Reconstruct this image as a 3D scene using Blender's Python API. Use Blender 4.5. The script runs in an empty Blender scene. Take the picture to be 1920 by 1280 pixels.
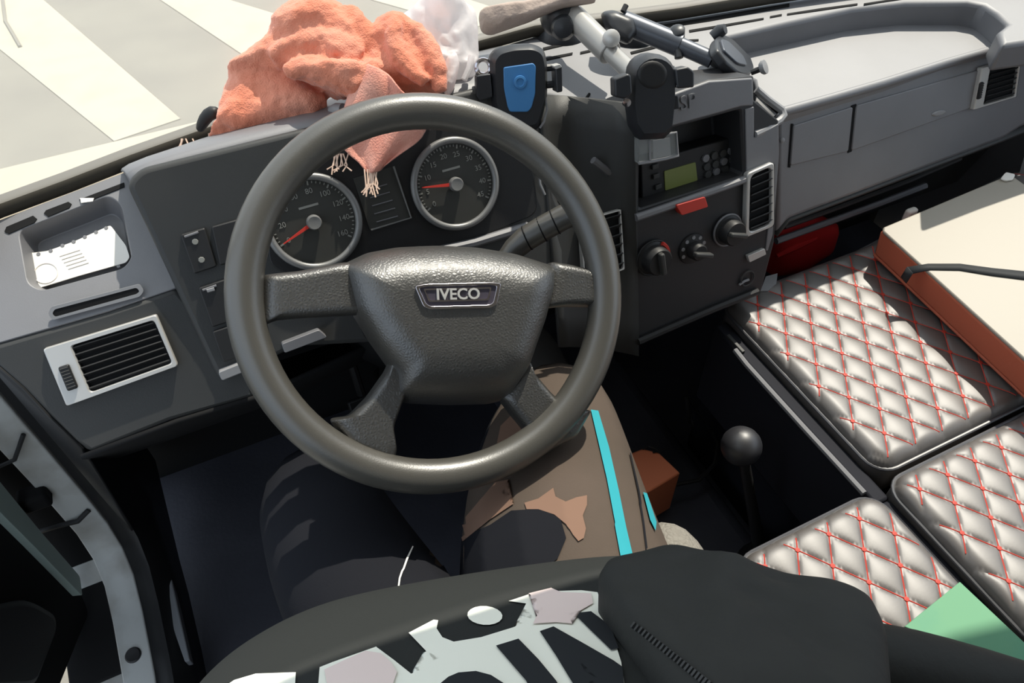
import bpy, bmesh, math, random
from mathutils import Vector, Matrix, noise
from mathutils.bvhtree import BVHTree

random.seed(7)
SC = bpy.context.scene
COL = SC.collection
V = Vector

# ------------------------------------------------------------------ camera
F = 1400.0                                   # focal length in pixels of the 1920 px frame
CX = V((4540, -1640, 1400)).normalized()     # world X seen from the camera (right, down, forward)
CY = V((-985, -1532, 1400)); CY = (CY - CX * CX.dot(CY)).normalized()
CZ = CX.cross(CY)
CAM = V((0, 0, 1.27))
RW = Matrix((CX, CY, CZ))                    # camera -> world
cd = bpy.data.cameras.new('camera'); cam = bpy.data.objects.new('camera', cd); COL.objects.link(cam)
cd.sensor_width = 36; cd.lens = 36 * F / 1920; cd.clip_start = 0.02; cd.clip_end = 200
rt, dn, fw = RW @ V((1, 0, 0)), RW @ V((0, 1, 0)), RW @ V((0, 0, 1))
m = Matrix((rt, -dn, -fw)).transposed().to_4x4(); m.translation = CAM
cam.matrix_world = m
SC.camera = cam

# ------------------------------------------------------------------ sky, sun, exposure
w = bpy.data.worlds.new('sky'); SC.world = w; w.use_nodes = True
nt = w.node_tree
bg = nt.nodes['Background']
bg.inputs[0].default_value = (0.74, 0.86, 1.0, 1); bg.inputs[1].default_value = 1.1
SUN = V((0.43, 0.31, 0.82)).normalized()
sl = bpy.data.lights.new('sun', 'SUN'); so = bpy.data.objects.new('sun', sl); COL.objects.link(so)
sl.energy = 5.6; sl.angle = 0.012; sl.color = (1.0, 0.93, 0.82)
so.rotation_euler = SUN.to_track_quat('Z', 'Y').to_euler()
SC.view_settings.view_transform = 'Standard'; SC.view_settings.look = 'None'
SC.view_settings.exposure = 0.3; SC.view_settings.gamma = 1.0
SC.view_settings.use_curve_mapping = False

# ------------------------------------------------------------------ placing helpers
def ray(px, py): return RW @ V(((px - 960) / F, (py - 640) / F, 1))
def dp(px, py, d): return CAM + ray(px, py) * d
def oz(px, py, z): r = ray(px, py); return CAM + r * ((z - CAM.z) / r.z)
def ox(px, py, x): r = ray(px, py); return CAM + r * ((x - CAM.x) / r.x)
def oy(px, py, y): r = ray(px, py); return CAM + r * ((y - CAM.y) / r.y)
class Plane:
    def __init__(s, p, n): s.p = V(p); s.n = V(n).normalized()
    def __call__(s, px, py):
        r = ray(px, py); return CAM + r * ((s.p - CAM).dot(s.n) / r.dot(s.n))
    def off(s, d): return Plane(s.p + s.n * d, s.n)
    def pts(s, l): return [s(*q) for q in l]
def elev(a): a = math.radians(a); return V((0, -math.cos(a), math.sin(a)))

def rp(pts, r, seg=4):                       # round the corners of a 2D outline
    out = []; n = len(pts)
    for i in range(n):
        p = V(pts[i]).to_2d(); a = V(pts[i - 1]).to_2d() - p; b = V(pts[(i + 1) % n]).to_2d() - p
        k = min(r, a.length * .45, b.length * .45)
        s, e = p + a.normalized() * k, p + b.normalized() * k
        for j in range(seg + 1):
            t = j / seg
            q = s * (1 - t) ** 2 + p * 2 * t * (1 - t) + e * t * t
            out.append((q.x, q.y))
    return out

# ------------------------------------------------------------------ object helpers
def thing(name, label, cat, loc=(0, 0, 0), group=None):
    o = bpy.data.objects.new(name, None); COL.objects.link(o); o.location = loc
    o.empty_display_size = .05
    o['label'] = label; o['category'] = cat
    if group: o['group'] = group
    return o
def tag(o, label, cat, group=None):
    o['label'] = label; o['category'] = cat
    if group: o['group'] = group
    return o
def struct(o, label=None):
    o['kind'] = 'structure'
    if label: o['label'] = label
    return o
def adopt(o, parent):
    if parent is not None:
        o.parent = parent
        if parent.type == 'EMPTY': o.matrix_parent_inverse = Matrix.Translation(-V(parent.location))
    return o
def mk(name, vs, fs, mat, parent=None, smooth=True, bevel=0, seg=2, subd=0, solid=0, fix=True, ang=40):
    me = bpy.data.meshes.new(name)
    me.from_pydata([tuple(v) for v in vs], [], [tuple(f) for f in fs])
    if fix:
        bm = bmesh.new(); bm.from_mesh(me)
        bmesh.ops.recalc_face_normals(bm, faces=bm.faces); bm.to_mesh(me); bm.free()
    me.materials.append(mat)
    for p in me.polygons: p.use_smooth = smooth
    o = bpy.data.objects.new(name, me); COL.objects.link(o); adopt(o, parent)
    if solid:
        q = o.modifiers.new('solid', 'SOLIDIFY'); q.thickness = abs(solid); q.offset = -1 if solid > 0 else 1
    if bevel:
        q = o.modifiers.new('bevel', 'BEVEL'); q.width = bevel; q.segments = seg; q.limit_method = 'ANGLE'; q.angle_limit = math.radians(35)
    if subd:
        q = o.modifiers.new('sub', 'SUBSURF'); q.levels = q.render_levels = subd
    if smooth and not subd and ang < 180:
        try: me.set_sharp_from_angle(angle=math.radians(ang))
        except Exception: pass
    return o
class G:                                     # geometry collector: one mesh
    def __init__(s): s.v = []; s.f = []
    def add(s, vs, fs): k = len(s.v); s.v += list(vs); s.f += [tuple(i + k for i in f) for f in fs]; return s
    def mk(s, name, mat, parent=None, **k): return mk(name, s.v, s.f, mat, parent, **k)

def g_slab(pts, n, t):
    N = len(pts); n = V(n)
    vs = list(pts) + [p - n * t for p in pts]
    fs = [tuple(range(N)), tuple(range(2 * N - 1, N - 1, -1))] + [(i, i + N, (i + 1) % N + N, (i + 1) % N) for i in range(N)]
    return vs, fs
def slab(name, pts, n, t, mat, parent=None, bevel=0, **k):
    return mk(name, *g_slab(pts, n, t), mat, parent, bevel=bevel, **k)
def pslab(name, px, pl, t, mat, parent=None, bevel=0, **k):    # outline on a plane, thickness t behind it
    return slab(name, pl.pts(px), pl.n, t, mat, parent, bevel, **k)
def g_frame(po, pi, n, t):
    N = len(po); n = V(n)
    vs = list(po) + list(pi) + [p - n * t for p in po] + [p - n * t for p in pi]
    fs = []
    for i in range(N):
        j = (i + 1) % N
        fs += [(i, j, N + j, N + i), (2 * N + i, 3 * N + i, 3 * N + j, 2 * N + j), (i, 2 * N + i, 2 * N + j, j), (N + i, N + j, 3 * N + j, 3 * N + i)]
    return vs, fs
def frame(name, po, pi, n, t, mat, parent=None, bevel=0, **k): return mk(name, *g_frame(po, pi, n, t), mat, parent, bevel=bevel, **k)
def basis(n):
    n = V(n).normalized(); a = V((1, 0, 0)) if abs(n.x) < .9 else V((0, 1, 0))
    u = (a - n * a.dot(n)).normalized(); return u, n.cross(u), n
def g_tube(path, r, seg=10, cap=True, flat=1.0):
    path = [V(p) for p in path]; N = len(path)
    rs = r if isinstance(r, (list, tuple)) else [r] * N
    vs = []; fs = []; u = None
    for i in range(N):
        t = (path[min(i + 1, N - 1)] - path[max(i - 1, 0)]).normalized()
        if u is None: u = basis(t)[0]
        u = (u - t * u.dot(t)).normalized(); b = t.cross(u)
        for k in range(seg):
            a = 2 * math.pi * k / seg
            vs.append(path[i] + (u * math.cos(a) + b * math.sin(a) * flat) * rs[i])
    for i in range(N - 1):
        for k in range(seg):
            k2 = (k + 1) % seg
            fs.append((i * seg + k, i * seg + k2, (i + 1) * seg + k2, (i + 1) * seg + k))
    if cap: fs += [tuple(range(seg - 1, -1, -1)), tuple(range((N - 1) * seg, N * seg))]
    return vs, fs
def tube(name, path, r, mat, parent=None, seg=10, cap=True, flat=1.0, **k): return mk(name, *g_tube(path, r, seg, cap, flat), mat, parent, **k)
def g_ring(c, n, R, r, seg=48, s2=10, u=None):
    a, b, n = basis(n); vs = []; fs = []
    for i in range(seg):
        t = 2 * math.pi * i / seg; d = a * math.cos(t) + b * math.sin(t)
        for k in range(s2):
            q = 2 * math.pi * k / s2; vs.append(V(c) + d * (R + r * math.cos(q)) + n * r * math.sin(q))
    for i in range(seg):
        for k in range(s2):
            i2, k2 = (i + 1) % seg, (k + 1) % s2
            fs.append((i * s2 + k, i2 * s2 + k, i2 * s2 + k2, i * s2 + k2))
    return vs, fs
def g_lathe(c, n, prof, seg=28):             # prof: list of (radius, height along n)
    a, b, n = basis(n); vs = []; fs = []
    for r, h in prof:
        for i in range(seg):
            t = 2 * math.pi * i / seg; vs.append(V(c) + (a * math.cos(t) + b * math.sin(t)) * max(r, 1e-5) + n * h)
    for j in range(len(prof) - 1):
        for i in range(seg):
            i2 = (i + 1) % seg; fs.append((j * seg + i, j * seg + i2, (j + 1) * seg + i2, (j + 1) * seg + i))
    fs += [tuple(range(seg - 1, -1, -1)), tuple(range((len(prof) - 1) * seg, len(prof) * seg))]
    return vs, fs
def lathe(name, c, n, prof, mat, parent=None, seg=28, **k): return mk(name, *g_lathe(c, n, prof, seg), mat, parent, **k)
def g_pillow(pts, n, h, edge=.35, rings=7, base=0.0, cen=None):
    n = V(n); N = len(pts); c = cen if cen is not None else sum(pts, V()) / N
    vs = []; fs = []
    vs += [p - n * base for p in pts]
    for j in range(rings + 1):
        t = j / rings; s = 1 - t * .985
        q = min(1, (1 - s) / edge); hh = h * math.sqrt(max(0, 1 - (1 - q) ** 2))
        vs += [c + (p - c) * s + n * hh for p in pts]
    for j in range(rings + 1):
        for i in range(N):
            i2 = (i + 1) % N; fs.append((j * N + i, j * N + i2, (j + 1) * N + i2, (j + 1) * N + i))
    fs.append(tuple(range((rings + 1) * N, (rings + 2) * N))); fs.append(tuple(range(N - 1, -1, -1)))
    return vs, fs
def pillow(name, pts, n, h, mat, parent=None, edge=.35, rings=7, base=0.0, **k): return mk(name, *g_pillow(pts, n, h, edge, rings, base), mat, parent, **k)
def g_loft(rows, closed=False):
    N = len(rows[0]); vs = [p for r in rows for p in r]; fs = []
    for j in range(len(rows) - 1):
        for i in range(N if closed else N - 1):
            i2 = (i + 1) % N; fs.append((j * N + i, j * N + i2, (j + 1) * N + i2, (j + 1) * N + i))
    return vs, fs
def g_box(c, sx, sy, sz, u=V((1, 0, 0)), v=V((0, 1, 0))):
    n = u.cross(v); c = V(c); q = []
    for dz in (-1, 1):
        for a, b in ((-1, -1), (1, -1), (1, 1), (-1, 1)): q.append(c + u * a * sx / 2 + v * b * sy / 2 + n * dz * sz / 2)
    return q, [(3, 2, 1, 0), (4, 5, 6, 7), (0, 1, 5, 4), (1, 2, 6, 5), (2, 3, 7, 6), (3, 0, 4, 7)]
def inpoly(x, y, poly):
    c = False; n = len(poly)
    for i in range(n):
        x1, y1 = poly[i]; x2, y2 = poly[i - 1]
        if (y1 > y) != (y2 > y) and x < (x2 - x1) * (y - y1) / (y2 - y1) + x1: c = not c
    return c
def rayhit(poly, cx, cy, a):                 # distance from a centre to a 2D outline along an angle
    dx, dy = math.cos(a), math.sin(a); best = None; n = len(poly)
    for i in range(n):
        x1, y1 = poly[i - 1]; x2, y2 = poly[i]; ex, ey = x2 - x1, y2 - y1
        d = dx * ey - dy * ex
        if abs(d) < 1e-9: continue
        t = ((x1 - cx) * ey - (y1 - cy) * ex) / d; s = ((x1 - cx) * dy - (y1 - cy) * dx) / d
        if t > 0 and -1e-6 <= s <= 1 + 1e-6 and (best is None or t > best): best = t
    return best or 0
def recess(name, outer, inner, pl, depth, mat, parent, t=.02, floor_mat=None, shrink=.9, bevel=.003):
    """plate with an opening that has walls and a floor; outlines are star shaped about the opening's centre"""
    cx = sum(p[0] for p in inner) / len(inner); cy = sum(p[1] for p in inner) / len(inner)
    an = sorted(set([round(math.atan2(p[1] - cy, p[0] - cx), 5) for p in outer + inner]))
    def at(poly, a, k=1): r = rayhit(poly, cx, cy, a) * k; return (cx + math.cos(a) * r, cy + math.sin(a) * r)
    po = [pl(*at(outer, a)) for a in an]; pi = [pl(*at(inner, a)) for a in an]; c = sum(pi, V()) / len(pi)
    pf = [c + (p - c) * shrink - pl.n * depth for p in pi]; pb = [p - pl.n * t for p in po]
    N = len(an); vs = pb + po + pi + pf
    fs = []
    for j in range(3):
        for i in range(N): fs.append((j * N + i, j * N + (i + 1) % N, (j + 1) * N + (i + 1) % N, (j + 1) * N + i))
    fs.append(tuple(range(3 * N, 4 * N)))
    return mk(name, vs, fs, mat, parent, bevel=bevel, fix=True)
def text(name, s, size, origin, xdir, n, mat, parent=None, depth=.0006, align='CENTER', bold=0.0):
    cu = bpy.data.curves.new(name, 'FONT'); cu.body = s; cu.size = size; cu.extrude = depth; cu.align_x = align; cu.align_y = 'CENTER'; cu.offset = bold
    cu.resolution_u = 3
    o = bpy.data.objects.new(name + '_tmp', cu); COL.objects.link(o)
    bpy.context.view_layer.update()
    me = bpy.data.meshes.new_from_object(o); bpy.data.objects.remove(o); bpy.data.curves.remove(cu)
    xd = V(xdir).normalized(); n = V(n).normalized(); xd = (xd - n * xd.dot(n)).normalized(); yd = n.cross(xd)
    M = Matrix((xd, yd, n)).transposed().to_4x4(); M.translation = V(origin)
    me.transform(M); me.materials.clear(); me.materials.append(mat)
    q = bpy.data.objects.new(name, me); COL.objects.link(q); adopt(q, parent); return q
def bvh_of(o):
    dg = bpy.context.evaluated_depsgraph_get(); dg.update()
    ev = o.evaluated_get(dg); me = ev.to_mesh()
    M = ev.matrix_world
    t = BVHTree.FromPolygons([M @ v.co for v in me.vertices], [tuple(p.vertices) for p in me.polygons]); ev.to_mesh_clear(); return t
def decal(name, px, bvh, offs, mat, parent, step=14, thick=.0012):
    """a print or a sewn patch lying on a curved surface"""
    bm = bmesh.new(); f = bm.faces.new([bm.verts.new((x, y, 0)) for x, y in px]); bmesh.ops.triangulate(bm, faces=[f])
    for _ in range(6):
        le = [e for e in bm.edges if e.calc_length() > step]
        if not le: break
        bmesh.ops.subdivide_edges(bm, edges=le, cuts=1); bmesh.ops.triangulate(bm, faces=bm.faces[:])
    bad = []
    for v in bm.verts:
        r = ray(v.co.x, v.co.y).normalized(); h, nn, i, d = bvh.ray_cast(CAM, r)
        if h is None: bad.append(v)
        else:
            if nn.dot(r) > 0: nn = -nn
            v.co = h + nn * offs
    if bad: bmesh.ops.delete(bm, geom=bad, context='VERTS')
    bmesh.ops.recalc_face_normals(bm, faces=bm.faces)
    me = bpy.data.meshes.new(name); bm.to_mesh(me); bm.free(); me.materials.append(mat)
    for p in me.polygons: p.use_smooth = True
    o = bpy.data.objects.new(name, me); COL.objects.link(o); adopt(o, parent); return o

# ------------------------------------------------------------------ materials
def s2l(c): return tuple((x / 255 / 12.92 if x / 255 <= .04045 else ((x / 255 + .055) / 1.055) ** 2.4) for x in c)
def mat(name, rgb, rough=.5, spec=.5, metal=0, bump=None, vary=None, trans=0, coat=0, alpha=None, sheen=0, lin=False, emit=None):
    M = bpy.data.materials.new(name); M.use_nodes = True; t = M.node_tree; b = t.nodes['Principled BSDF']
    c = rgb if lin else s2l(rgb)
    b.inputs['Base Color'].default_value = (*c, 1); b.inputs['Roughness'].default_value = rough
    b.inputs['Specular IOR Level'].default_value = spec; b.inputs['Metallic'].default_value = metal
    b.inputs['Coat Weight'].default_value = coat; b.inputs['Transmission Weight'].default_value = trans
    if sheen: b.inputs['Sheen Weight'].default_value = sheen; b.inputs['Sheen Roughness'].default_value = .4
    if alpha is not None: b.inputs['Alpha'].default_value = alpha
    if emit: b.inputs['Emission Color'].default_value = (*s2l(emit[0]), 1); b.inputs['Emission Strength'].default_value = emit[1]
    co = t.nodes.new('ShaderNodeNewGeometry') if (bump or vary) else None
    if bump:
        kind, sc_, st, dist = bump
        if kind == 'noise':
            n = t.nodes.new('ShaderNodeTexNoise'); n.inputs['Scale'].default_value = sc_; n.inputs['Detail'].default_value = 4
            out = n.outputs[0]
        elif kind == 'voronoi':
            n = t.nodes.new('ShaderNodeTexVoronoi'); n.feature = 'DISTANCE_TO_EDGE'; n.inputs['Scale'].default_value = sc_; out = n.outputs[0]
        else:
            n = t.nodes.new('ShaderNodeTexWave'); n.inputs['Scale'].default_value = sc_; out = n.outputs[1]
        t.links.new(co.outputs['Position'], n.inputs['Vector'])
        bp = t.nodes.new('ShaderNodeBump'); bp.inputs['Strength'].default_value = st; bp.inputs['Distance'].default_value = dist
        t.links.new(out, bp.inputs['Height']); t.links.new(bp.outputs[0], b.inputs['Normal'])
    if vary:
        sc_, c2, lo, hi = vary
        n = t.nodes.new('ShaderNodeTexNoise'); n.inputs['Scale'].default_value = sc_; n.inputs['Detail'].default_value = 5
        t.links.new(co.outputs['Position'], n.inputs['Vector'])
        rr = t.nodes.new('ShaderNodeValToRGB'); rr.color_ramp.elements[0].position = lo; rr.color_ramp.elements[1].position = hi
        rr.color_ramp.elements[0].color = (*c, 1); rr.color_ramp.elements[1].color = (*(c2 if lin else s2l(c2)), 1)
        t.links.new(n.outputs[0], rr.inputs[0]); t.links.new(rr.outputs[0], b.inputs['Base Color'])
    return M
M_dash = mat('dash_grey_plastic', (102, 102, 106), .60, 1.0, coat=1.0, bump=('noise', 900, .25, .0006), vary=(9, (94, 94, 98), .35, .7))
M_dash.node_tree.nodes['Principled BSDF'].inputs['Coat Roughness'].default_value = .58
M_dashd = mat('dash_dark_plastic', (62, 62, 61), .5, .4, bump=('noise', 900, .25, .0006), vary=(6, (55, 56, 56), .35, .7))
M_black = mat('black_plastic', (36, 36, 37), .5, .4, bump=('noise', 500, .2, .0005))
M_pit = mat('matt_black_rubber', (24, 24, 25), .8, .2)
M_wheel = mat('wheel_rim_polyurethane', (74, 72, 67), .36, 1.0, bump=('noise', 700, .25, .0005))
M_wheelg = mat('wheel_grained_leather', (44, 43, 40), .42, 1.0, bump=('voronoi', 300, .6, .0012), coat=1.0)
M_wheelg.node_tree.nodes['Principled BSDF'].inputs['Coat Roughness'].default_value = .45
M_silver = mat('satin_silver_plastic', (200, 198, 194), .35, .6, metal=.3)
M_chrome = mat('chrome', (205, 200, 205), .18, .5, metal=1)
M_embl = mat('emblem_dark_enamel', (70, 66, 76), .25, .6)
M_ring = mat('gauge_ring_silver', (128, 128, 127), .4, .5, metal=.3)
M_gface = mat('gauge_face', (60, 60, 57), .55, .3)
M_gink = mat('gauge_white_print', (138, 138, 132), .6, .3)
M_red = mat('red_needle', (205, 60, 50), .5, .4)
M_lcd = mat('green_display', (108, 116, 66), .3, .5, emit=((100, 110, 50), .06))
M_hazard = mat('red_plastic', (205, 60, 48), .4, .5)
M_orange = mat('orange_card', (238, 138, 98), .6, .3)
M_leather = mat('black_quilted_leather', (88, 83, 80), .54, 1.0, bump=('noise', 260, .15, .0006), coat=1.0)
M_leather.node_tree.nodes['Principled BSDF'].inputs['Coat Roughness'].default_value = .52
M_stitch = mat('red_stitch_thread', (196, 62, 48), .6, .4)
M_piping = mat('black_piping', (70, 70, 74), .38, 1.0)
M_boxside = mat('navy_black_vinyl', (34, 35, 42), .75, .2, bump=('noise', 300, .2, .0006))
M_floor = mat('navy_black_floor_mat', (54, 55, 63), .7, .35, bump=('noise', 120, .3, .0015), vary=(7, (66, 67, 75), .4, .75))
M_book = mat('white_book_cover', (168, 161, 149), .5, .4, bump=('noise', 300, .15, .0004))
M_pages = mat('orange_page_edge', (205, 112, 84), .6, .3, bump=('noise', 200, .3, .001))
M_elastic = mat('black_elastic', (48, 50, 52), .7, .3)
M_towel = mat('orange_terry', (234, 160, 136), .9, .1, bump=('noise', 520, .8, .0018), vary=(16, (227, 140, 112), .35, .65), sheen=.4)
M_towelp = mat('pink_terry_band', (238, 176, 158), .9, .1, bump=('noise', 520, .8, .0018), vary=(40, (226, 152, 134), .35, .65), sheen=.3)
M_thread = mat('pale_cotton_thread', (226, 196, 176), .85, .2)
M_bag = mat('white_plastic_film', (236, 232, 232), .35, .4, trans=.0, bump=('noise', 40, .5, .006))
bp_ = M_bag.node_tree.nodes['Principled BSDF']; bp_.inputs['Roughness'].default_value = .45
tl_ = M_bag.node_tree.nodes.new('ShaderNodeBsdfTranslucent'); tl_.inputs[0].default_value = (.95, .93, .93, 1); ms_ = M_bag.node_tree.nodes.new('ShaderNodeMixShader'); ms_.inputs[0].default_value = .45
M_bag.node_tree.links.new(bp_.outputs[0], ms_.inputs[1]); M_bag.node_tree.links.new(tl_.outputs[0], ms_.inputs[2])
M_bag.node_tree.links.new(ms_.outputs[0], [n for n in M_bag.node_tree.nodes if n.type == 'OUTPUT_MATERIAL'][0].inputs[0])
M_stack = mat('stack_black_plastic', (46, 46, 48), .5, .4, bump=('noise', 900, .25, .0006))
M_white = mat('white_painted_steel', (196, 198, 196), .4, .5, vary=(14, (150, 146, 138), .45, .8))
M_greygreen = mat('grey_green_trim', (150, 165, 160), .5, .4)
M_asph = mat('asphalt', (122, 119, 110), .9, .2, bump=('noise', 60, .4, .01), vary=(2.2, (112, 109, 102), .35, .7))
M_paint = mat('white_road_paint', (172, 164, 146), .8, .2, vary=(5, (160, 153, 137), .45, .75))
M_blue = mat('blue_rubber_pad', (70, 132, 190), .45, .45)
M_holder = mat('black_holder_plastic', (42, 44, 48), .38, .5)
M_arm = mat('telescopic_arm', (168, 166, 162), .32, .6, metal=.25)
M_card = mat('white_card', (240, 236, 228), .6, .3)
M_cink = mat('faded_card_print', (236, 228, 219), .7, .2)
M_shirt = mat('black_cotton', (44, 46, 45), .9, .2, bump=('noise', 700, .3, .0006))
M_cream = mat('cream_print', (240, 241, 228), .8, .2)
M_pinkp = mat('pale_pink_print', (230, 212, 206), .8, .2)
M_inkb = mat('black_print', (38, 41, 44), .85, .2)
M_trou = mat('brown_camo_cotton', (90, 79, 71), .9, .15, bump=('noise', 500, .3, .0008), vary=(9, (82, 73, 65), .35, .7))
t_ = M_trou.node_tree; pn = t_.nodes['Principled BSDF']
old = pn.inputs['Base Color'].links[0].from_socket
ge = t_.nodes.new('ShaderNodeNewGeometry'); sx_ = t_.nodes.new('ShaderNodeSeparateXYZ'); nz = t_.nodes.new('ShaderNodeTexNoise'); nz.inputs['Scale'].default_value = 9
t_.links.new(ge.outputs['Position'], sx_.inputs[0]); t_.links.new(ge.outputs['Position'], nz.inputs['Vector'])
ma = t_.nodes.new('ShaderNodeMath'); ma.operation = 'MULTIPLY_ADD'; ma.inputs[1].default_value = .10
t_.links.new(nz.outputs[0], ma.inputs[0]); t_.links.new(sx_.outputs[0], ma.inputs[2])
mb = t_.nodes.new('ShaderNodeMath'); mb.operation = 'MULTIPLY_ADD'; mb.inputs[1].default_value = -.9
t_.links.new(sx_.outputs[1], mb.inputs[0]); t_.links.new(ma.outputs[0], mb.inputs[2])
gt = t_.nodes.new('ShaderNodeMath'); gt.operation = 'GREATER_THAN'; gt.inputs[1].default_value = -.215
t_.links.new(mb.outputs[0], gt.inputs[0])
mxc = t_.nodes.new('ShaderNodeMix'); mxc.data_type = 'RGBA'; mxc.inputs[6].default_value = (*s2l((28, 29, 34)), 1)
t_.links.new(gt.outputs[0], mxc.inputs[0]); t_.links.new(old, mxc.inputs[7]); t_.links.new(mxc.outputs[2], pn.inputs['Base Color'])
M_tan = mat('tan_camo', (130, 103, 88), .9, .15)
M_navy = mat('navy_camo', (28, 29, 34), .9, .15)
M_cyan = mat('cyan_piping', (50, 154, 166), .8, .2)
M_jacket = mat('black_jacket_nylon', (44, 45, 43), .7, .3, bump=('noise', 60, .3, .003))
M_skin = mat('skin', (198, 150, 126), .5, .4)
M_hair = mat('dark_hair', (26, 22, 20), .6, .3)
M_mesh = mat('grey_seat_mesh', (138, 134, 126), .85, .2, bump=('voronoi', 160, .9, .004))
M_seat = mat('dark_seat_fabric', (50, 50, 54), .9, .2, bump=('noise', 300, .4, .001))
M_liner = mat('pale_headliner', (170, 168, 162), .9, .2)
M_green = mat('green_paper', (108, 162, 126), .6, .3, vary=(9, (90, 152, 128), .4, .7))
M_redbag = mat('red_fabric', (176, 34, 34), .8, .2)
M_pcl = mat('clear_plastic', (190, 196, 196), .12, .6, alpha=.35)
M_shoe = mat('grey_shoe', (92, 88, 84), .8, .2)
M_pinkish = mat('pinkish_grey_matt', (176, 160, 150), .9, .1, bump=('noise', 40, .6, .01))
M_seal = mat('rubber_seal', (58, 54, 46), .6, .4)
M_lip = mat('light_grey_plastic', (140, 140, 142), .45, .5)

# windscreen: clear glass under a thin film of dust that scatters some of the sunlight
M_glass = bpy.data.materials.new('dusty_windscreen_glass'); M_glass.use_nodes = True
t_ = M_glass.node_tree; t_.nodes.clear()
o_ = t_.nodes.new('ShaderNodeOutputMaterial'); tr_ = t_.nodes.new('ShaderNodeBsdfTransparent'); df_ = t_.nodes.new('ShaderNodeBsdfTranslucent')
d2_ = t_.nodes.new('ShaderNodeBsdfDiffuse'); a1_ = t_.nodes.new('ShaderNodeMixShader'); mx_ = t_.nodes.new('ShaderNodeMixShader')
tr_.inputs[0].default_value = (.97, .98, .96, 1); df_.inputs[0].default_value = (.95, .90, .80, 1); d2_.inputs[0].default_value = (.9, .88, .82, 1)
a1_.inputs[0].default_value = .3; mx_.inputs[0].default_value = .27
t_.links.new(df_.outputs[0], a1_.inputs[1]); t_.links.new(d2_.outputs[0], a1_.inputs[2])
t_.links.new(tr_.outputs[0], mx_.inputs[1]); t_.links.new(a1_.outputs[0], mx_.inputs[2]); t_.links.new(mx_.outputs[0], o_.inputs[0])

# ------------------------------------------------------------------ main planes of the dashboard
CL = Plane(oz(250, 320, .81), elev(30))              # instrument panel
PS = Plane(oz(1460, 205, .70), elev(17))             # passenger side face
CS = PS.off(.03)                                     # centre stack front
LU = Plane(oz(100, 380, .755), elev(62))             # left pod, upper face
LV = Plane(LU(180, 590), elev(33))                   # left pod, face with the vent
DK = Plane((0, .85, .745), (0, -.04, 1))               # deck under the windscreen
TF = Plane(oz(1460, 203, .70), (0, -.06, 1))         # passenger tray floor
Wpx = [(-160, 470), (-60, 425), (0, 400), (130, 352), (250, 305), (370, 262), (500, 215), (700, 140), (880, 95), (1000, 62), (1130, 48), (1280, 28), (1450, 0), (1600, -22), (1800, -40), (1900, -46)]
W = [oz(x, y, .757) for x, y in Wpx] + [V((1.36, .745, .757)), V((1.49, .66, .757))]

# ================================================================== THE SETTING
GZ = -.95
road = mk('ground', [(-30, -20, GZ), (30, -20, GZ), (30, 45, GZ), (-30, 45, GZ)], [(0, 1, 2, 3)], M_asph); struct(road, 'grey sunlit asphalt road in front of the truck')
def stripe(px, i, lab):
    p = [oz(x, y, GZ + .006) for x, y in px]
    tag(slab('road_stripe', p, (0, 0, 1), .006, M_paint), lab, 'road marking', 'zebra crossing stripes')
def stripe_between(a, b, k0=-1.2, k1=1.0):
    pass
stripe([(82, 0), (338, 222), (214, 264), (0, 92), (-260, -120), (-60, -125)], 0, 'broad white crossing stripe at the left, ending nearest the dashboard')
stripe([(302, 0), (470, 112), (640, 200), (760, 130), (530, 30), (432, 0), (300, -60), (180, -80)], 1, 'white crossing stripe running behind the orange towel')
stripe([(700, 0), (800, 28), (880, 55), (960, 25), (820, -20), (700, -50), (600, -40)], 2, 'white crossing stripe behind the plastic bag')
# crack in the first stripe
tube('road_crack', [oz(5, 0, GZ + .008), oz(10, 40, GZ + .008), (oz(22, 60, GZ + .008)), oz(38, 88, GZ + .008)], .012, M_asph, road, seg=6)

fl = slab('floor', [V(p) for p in ((-.33, -.8, 0), (1.52, -.8, 0), (1.52, 1.05, 0), (-.33, 1.05, 0))], (0, 0, 1), .05, M_floor); struct(fl, 'navy black rubber cab floor')
fwl = slab('wall_front', [V(p) for p in ((-.36, 1.02, -.05), (1.55, 1.02, -.05), (1.55, 1.02, .58), (-.36, 1.02, .58))], (0, -1, 0), .03, M_pit); struct(fwl, 'dark firewall under the dashboard')
bk = slab('wall_back', [V(p) for p in ((-.4, -.82, -.05), (1.55, -.82, -.05), (1.55, -.82, 1.7), (-.4, -.82, 1.7))], (0, 1, 0), .03, M_liner); struct(bk, 'pale rear cab wall')
rf = slab('ceiling', [V(p) for p in ((-.42, -.85, 1.66), (1.58, -.85, 1.66), (1.58, .44, 1.62), (1.2, .53, 1.62), (.85, .57, 1.62), (.35, .57, 1.62), (-.05, .53, 1.62), (-.42, .44, 1.62))], (0, 0, -1), .03, M_liner); struct(rf, 'pale cab headliner')
rw = slab('wall_right', [V(p) for p in ((1.54, -.85, -.05), (1.54, 1.02, -.05), (1.54, 1.02, .68), (1.54, -.85, .68))], (-1, 0, 0), .04, M_dash); struct(rw, 'grey inner side of the passenger door')

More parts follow.
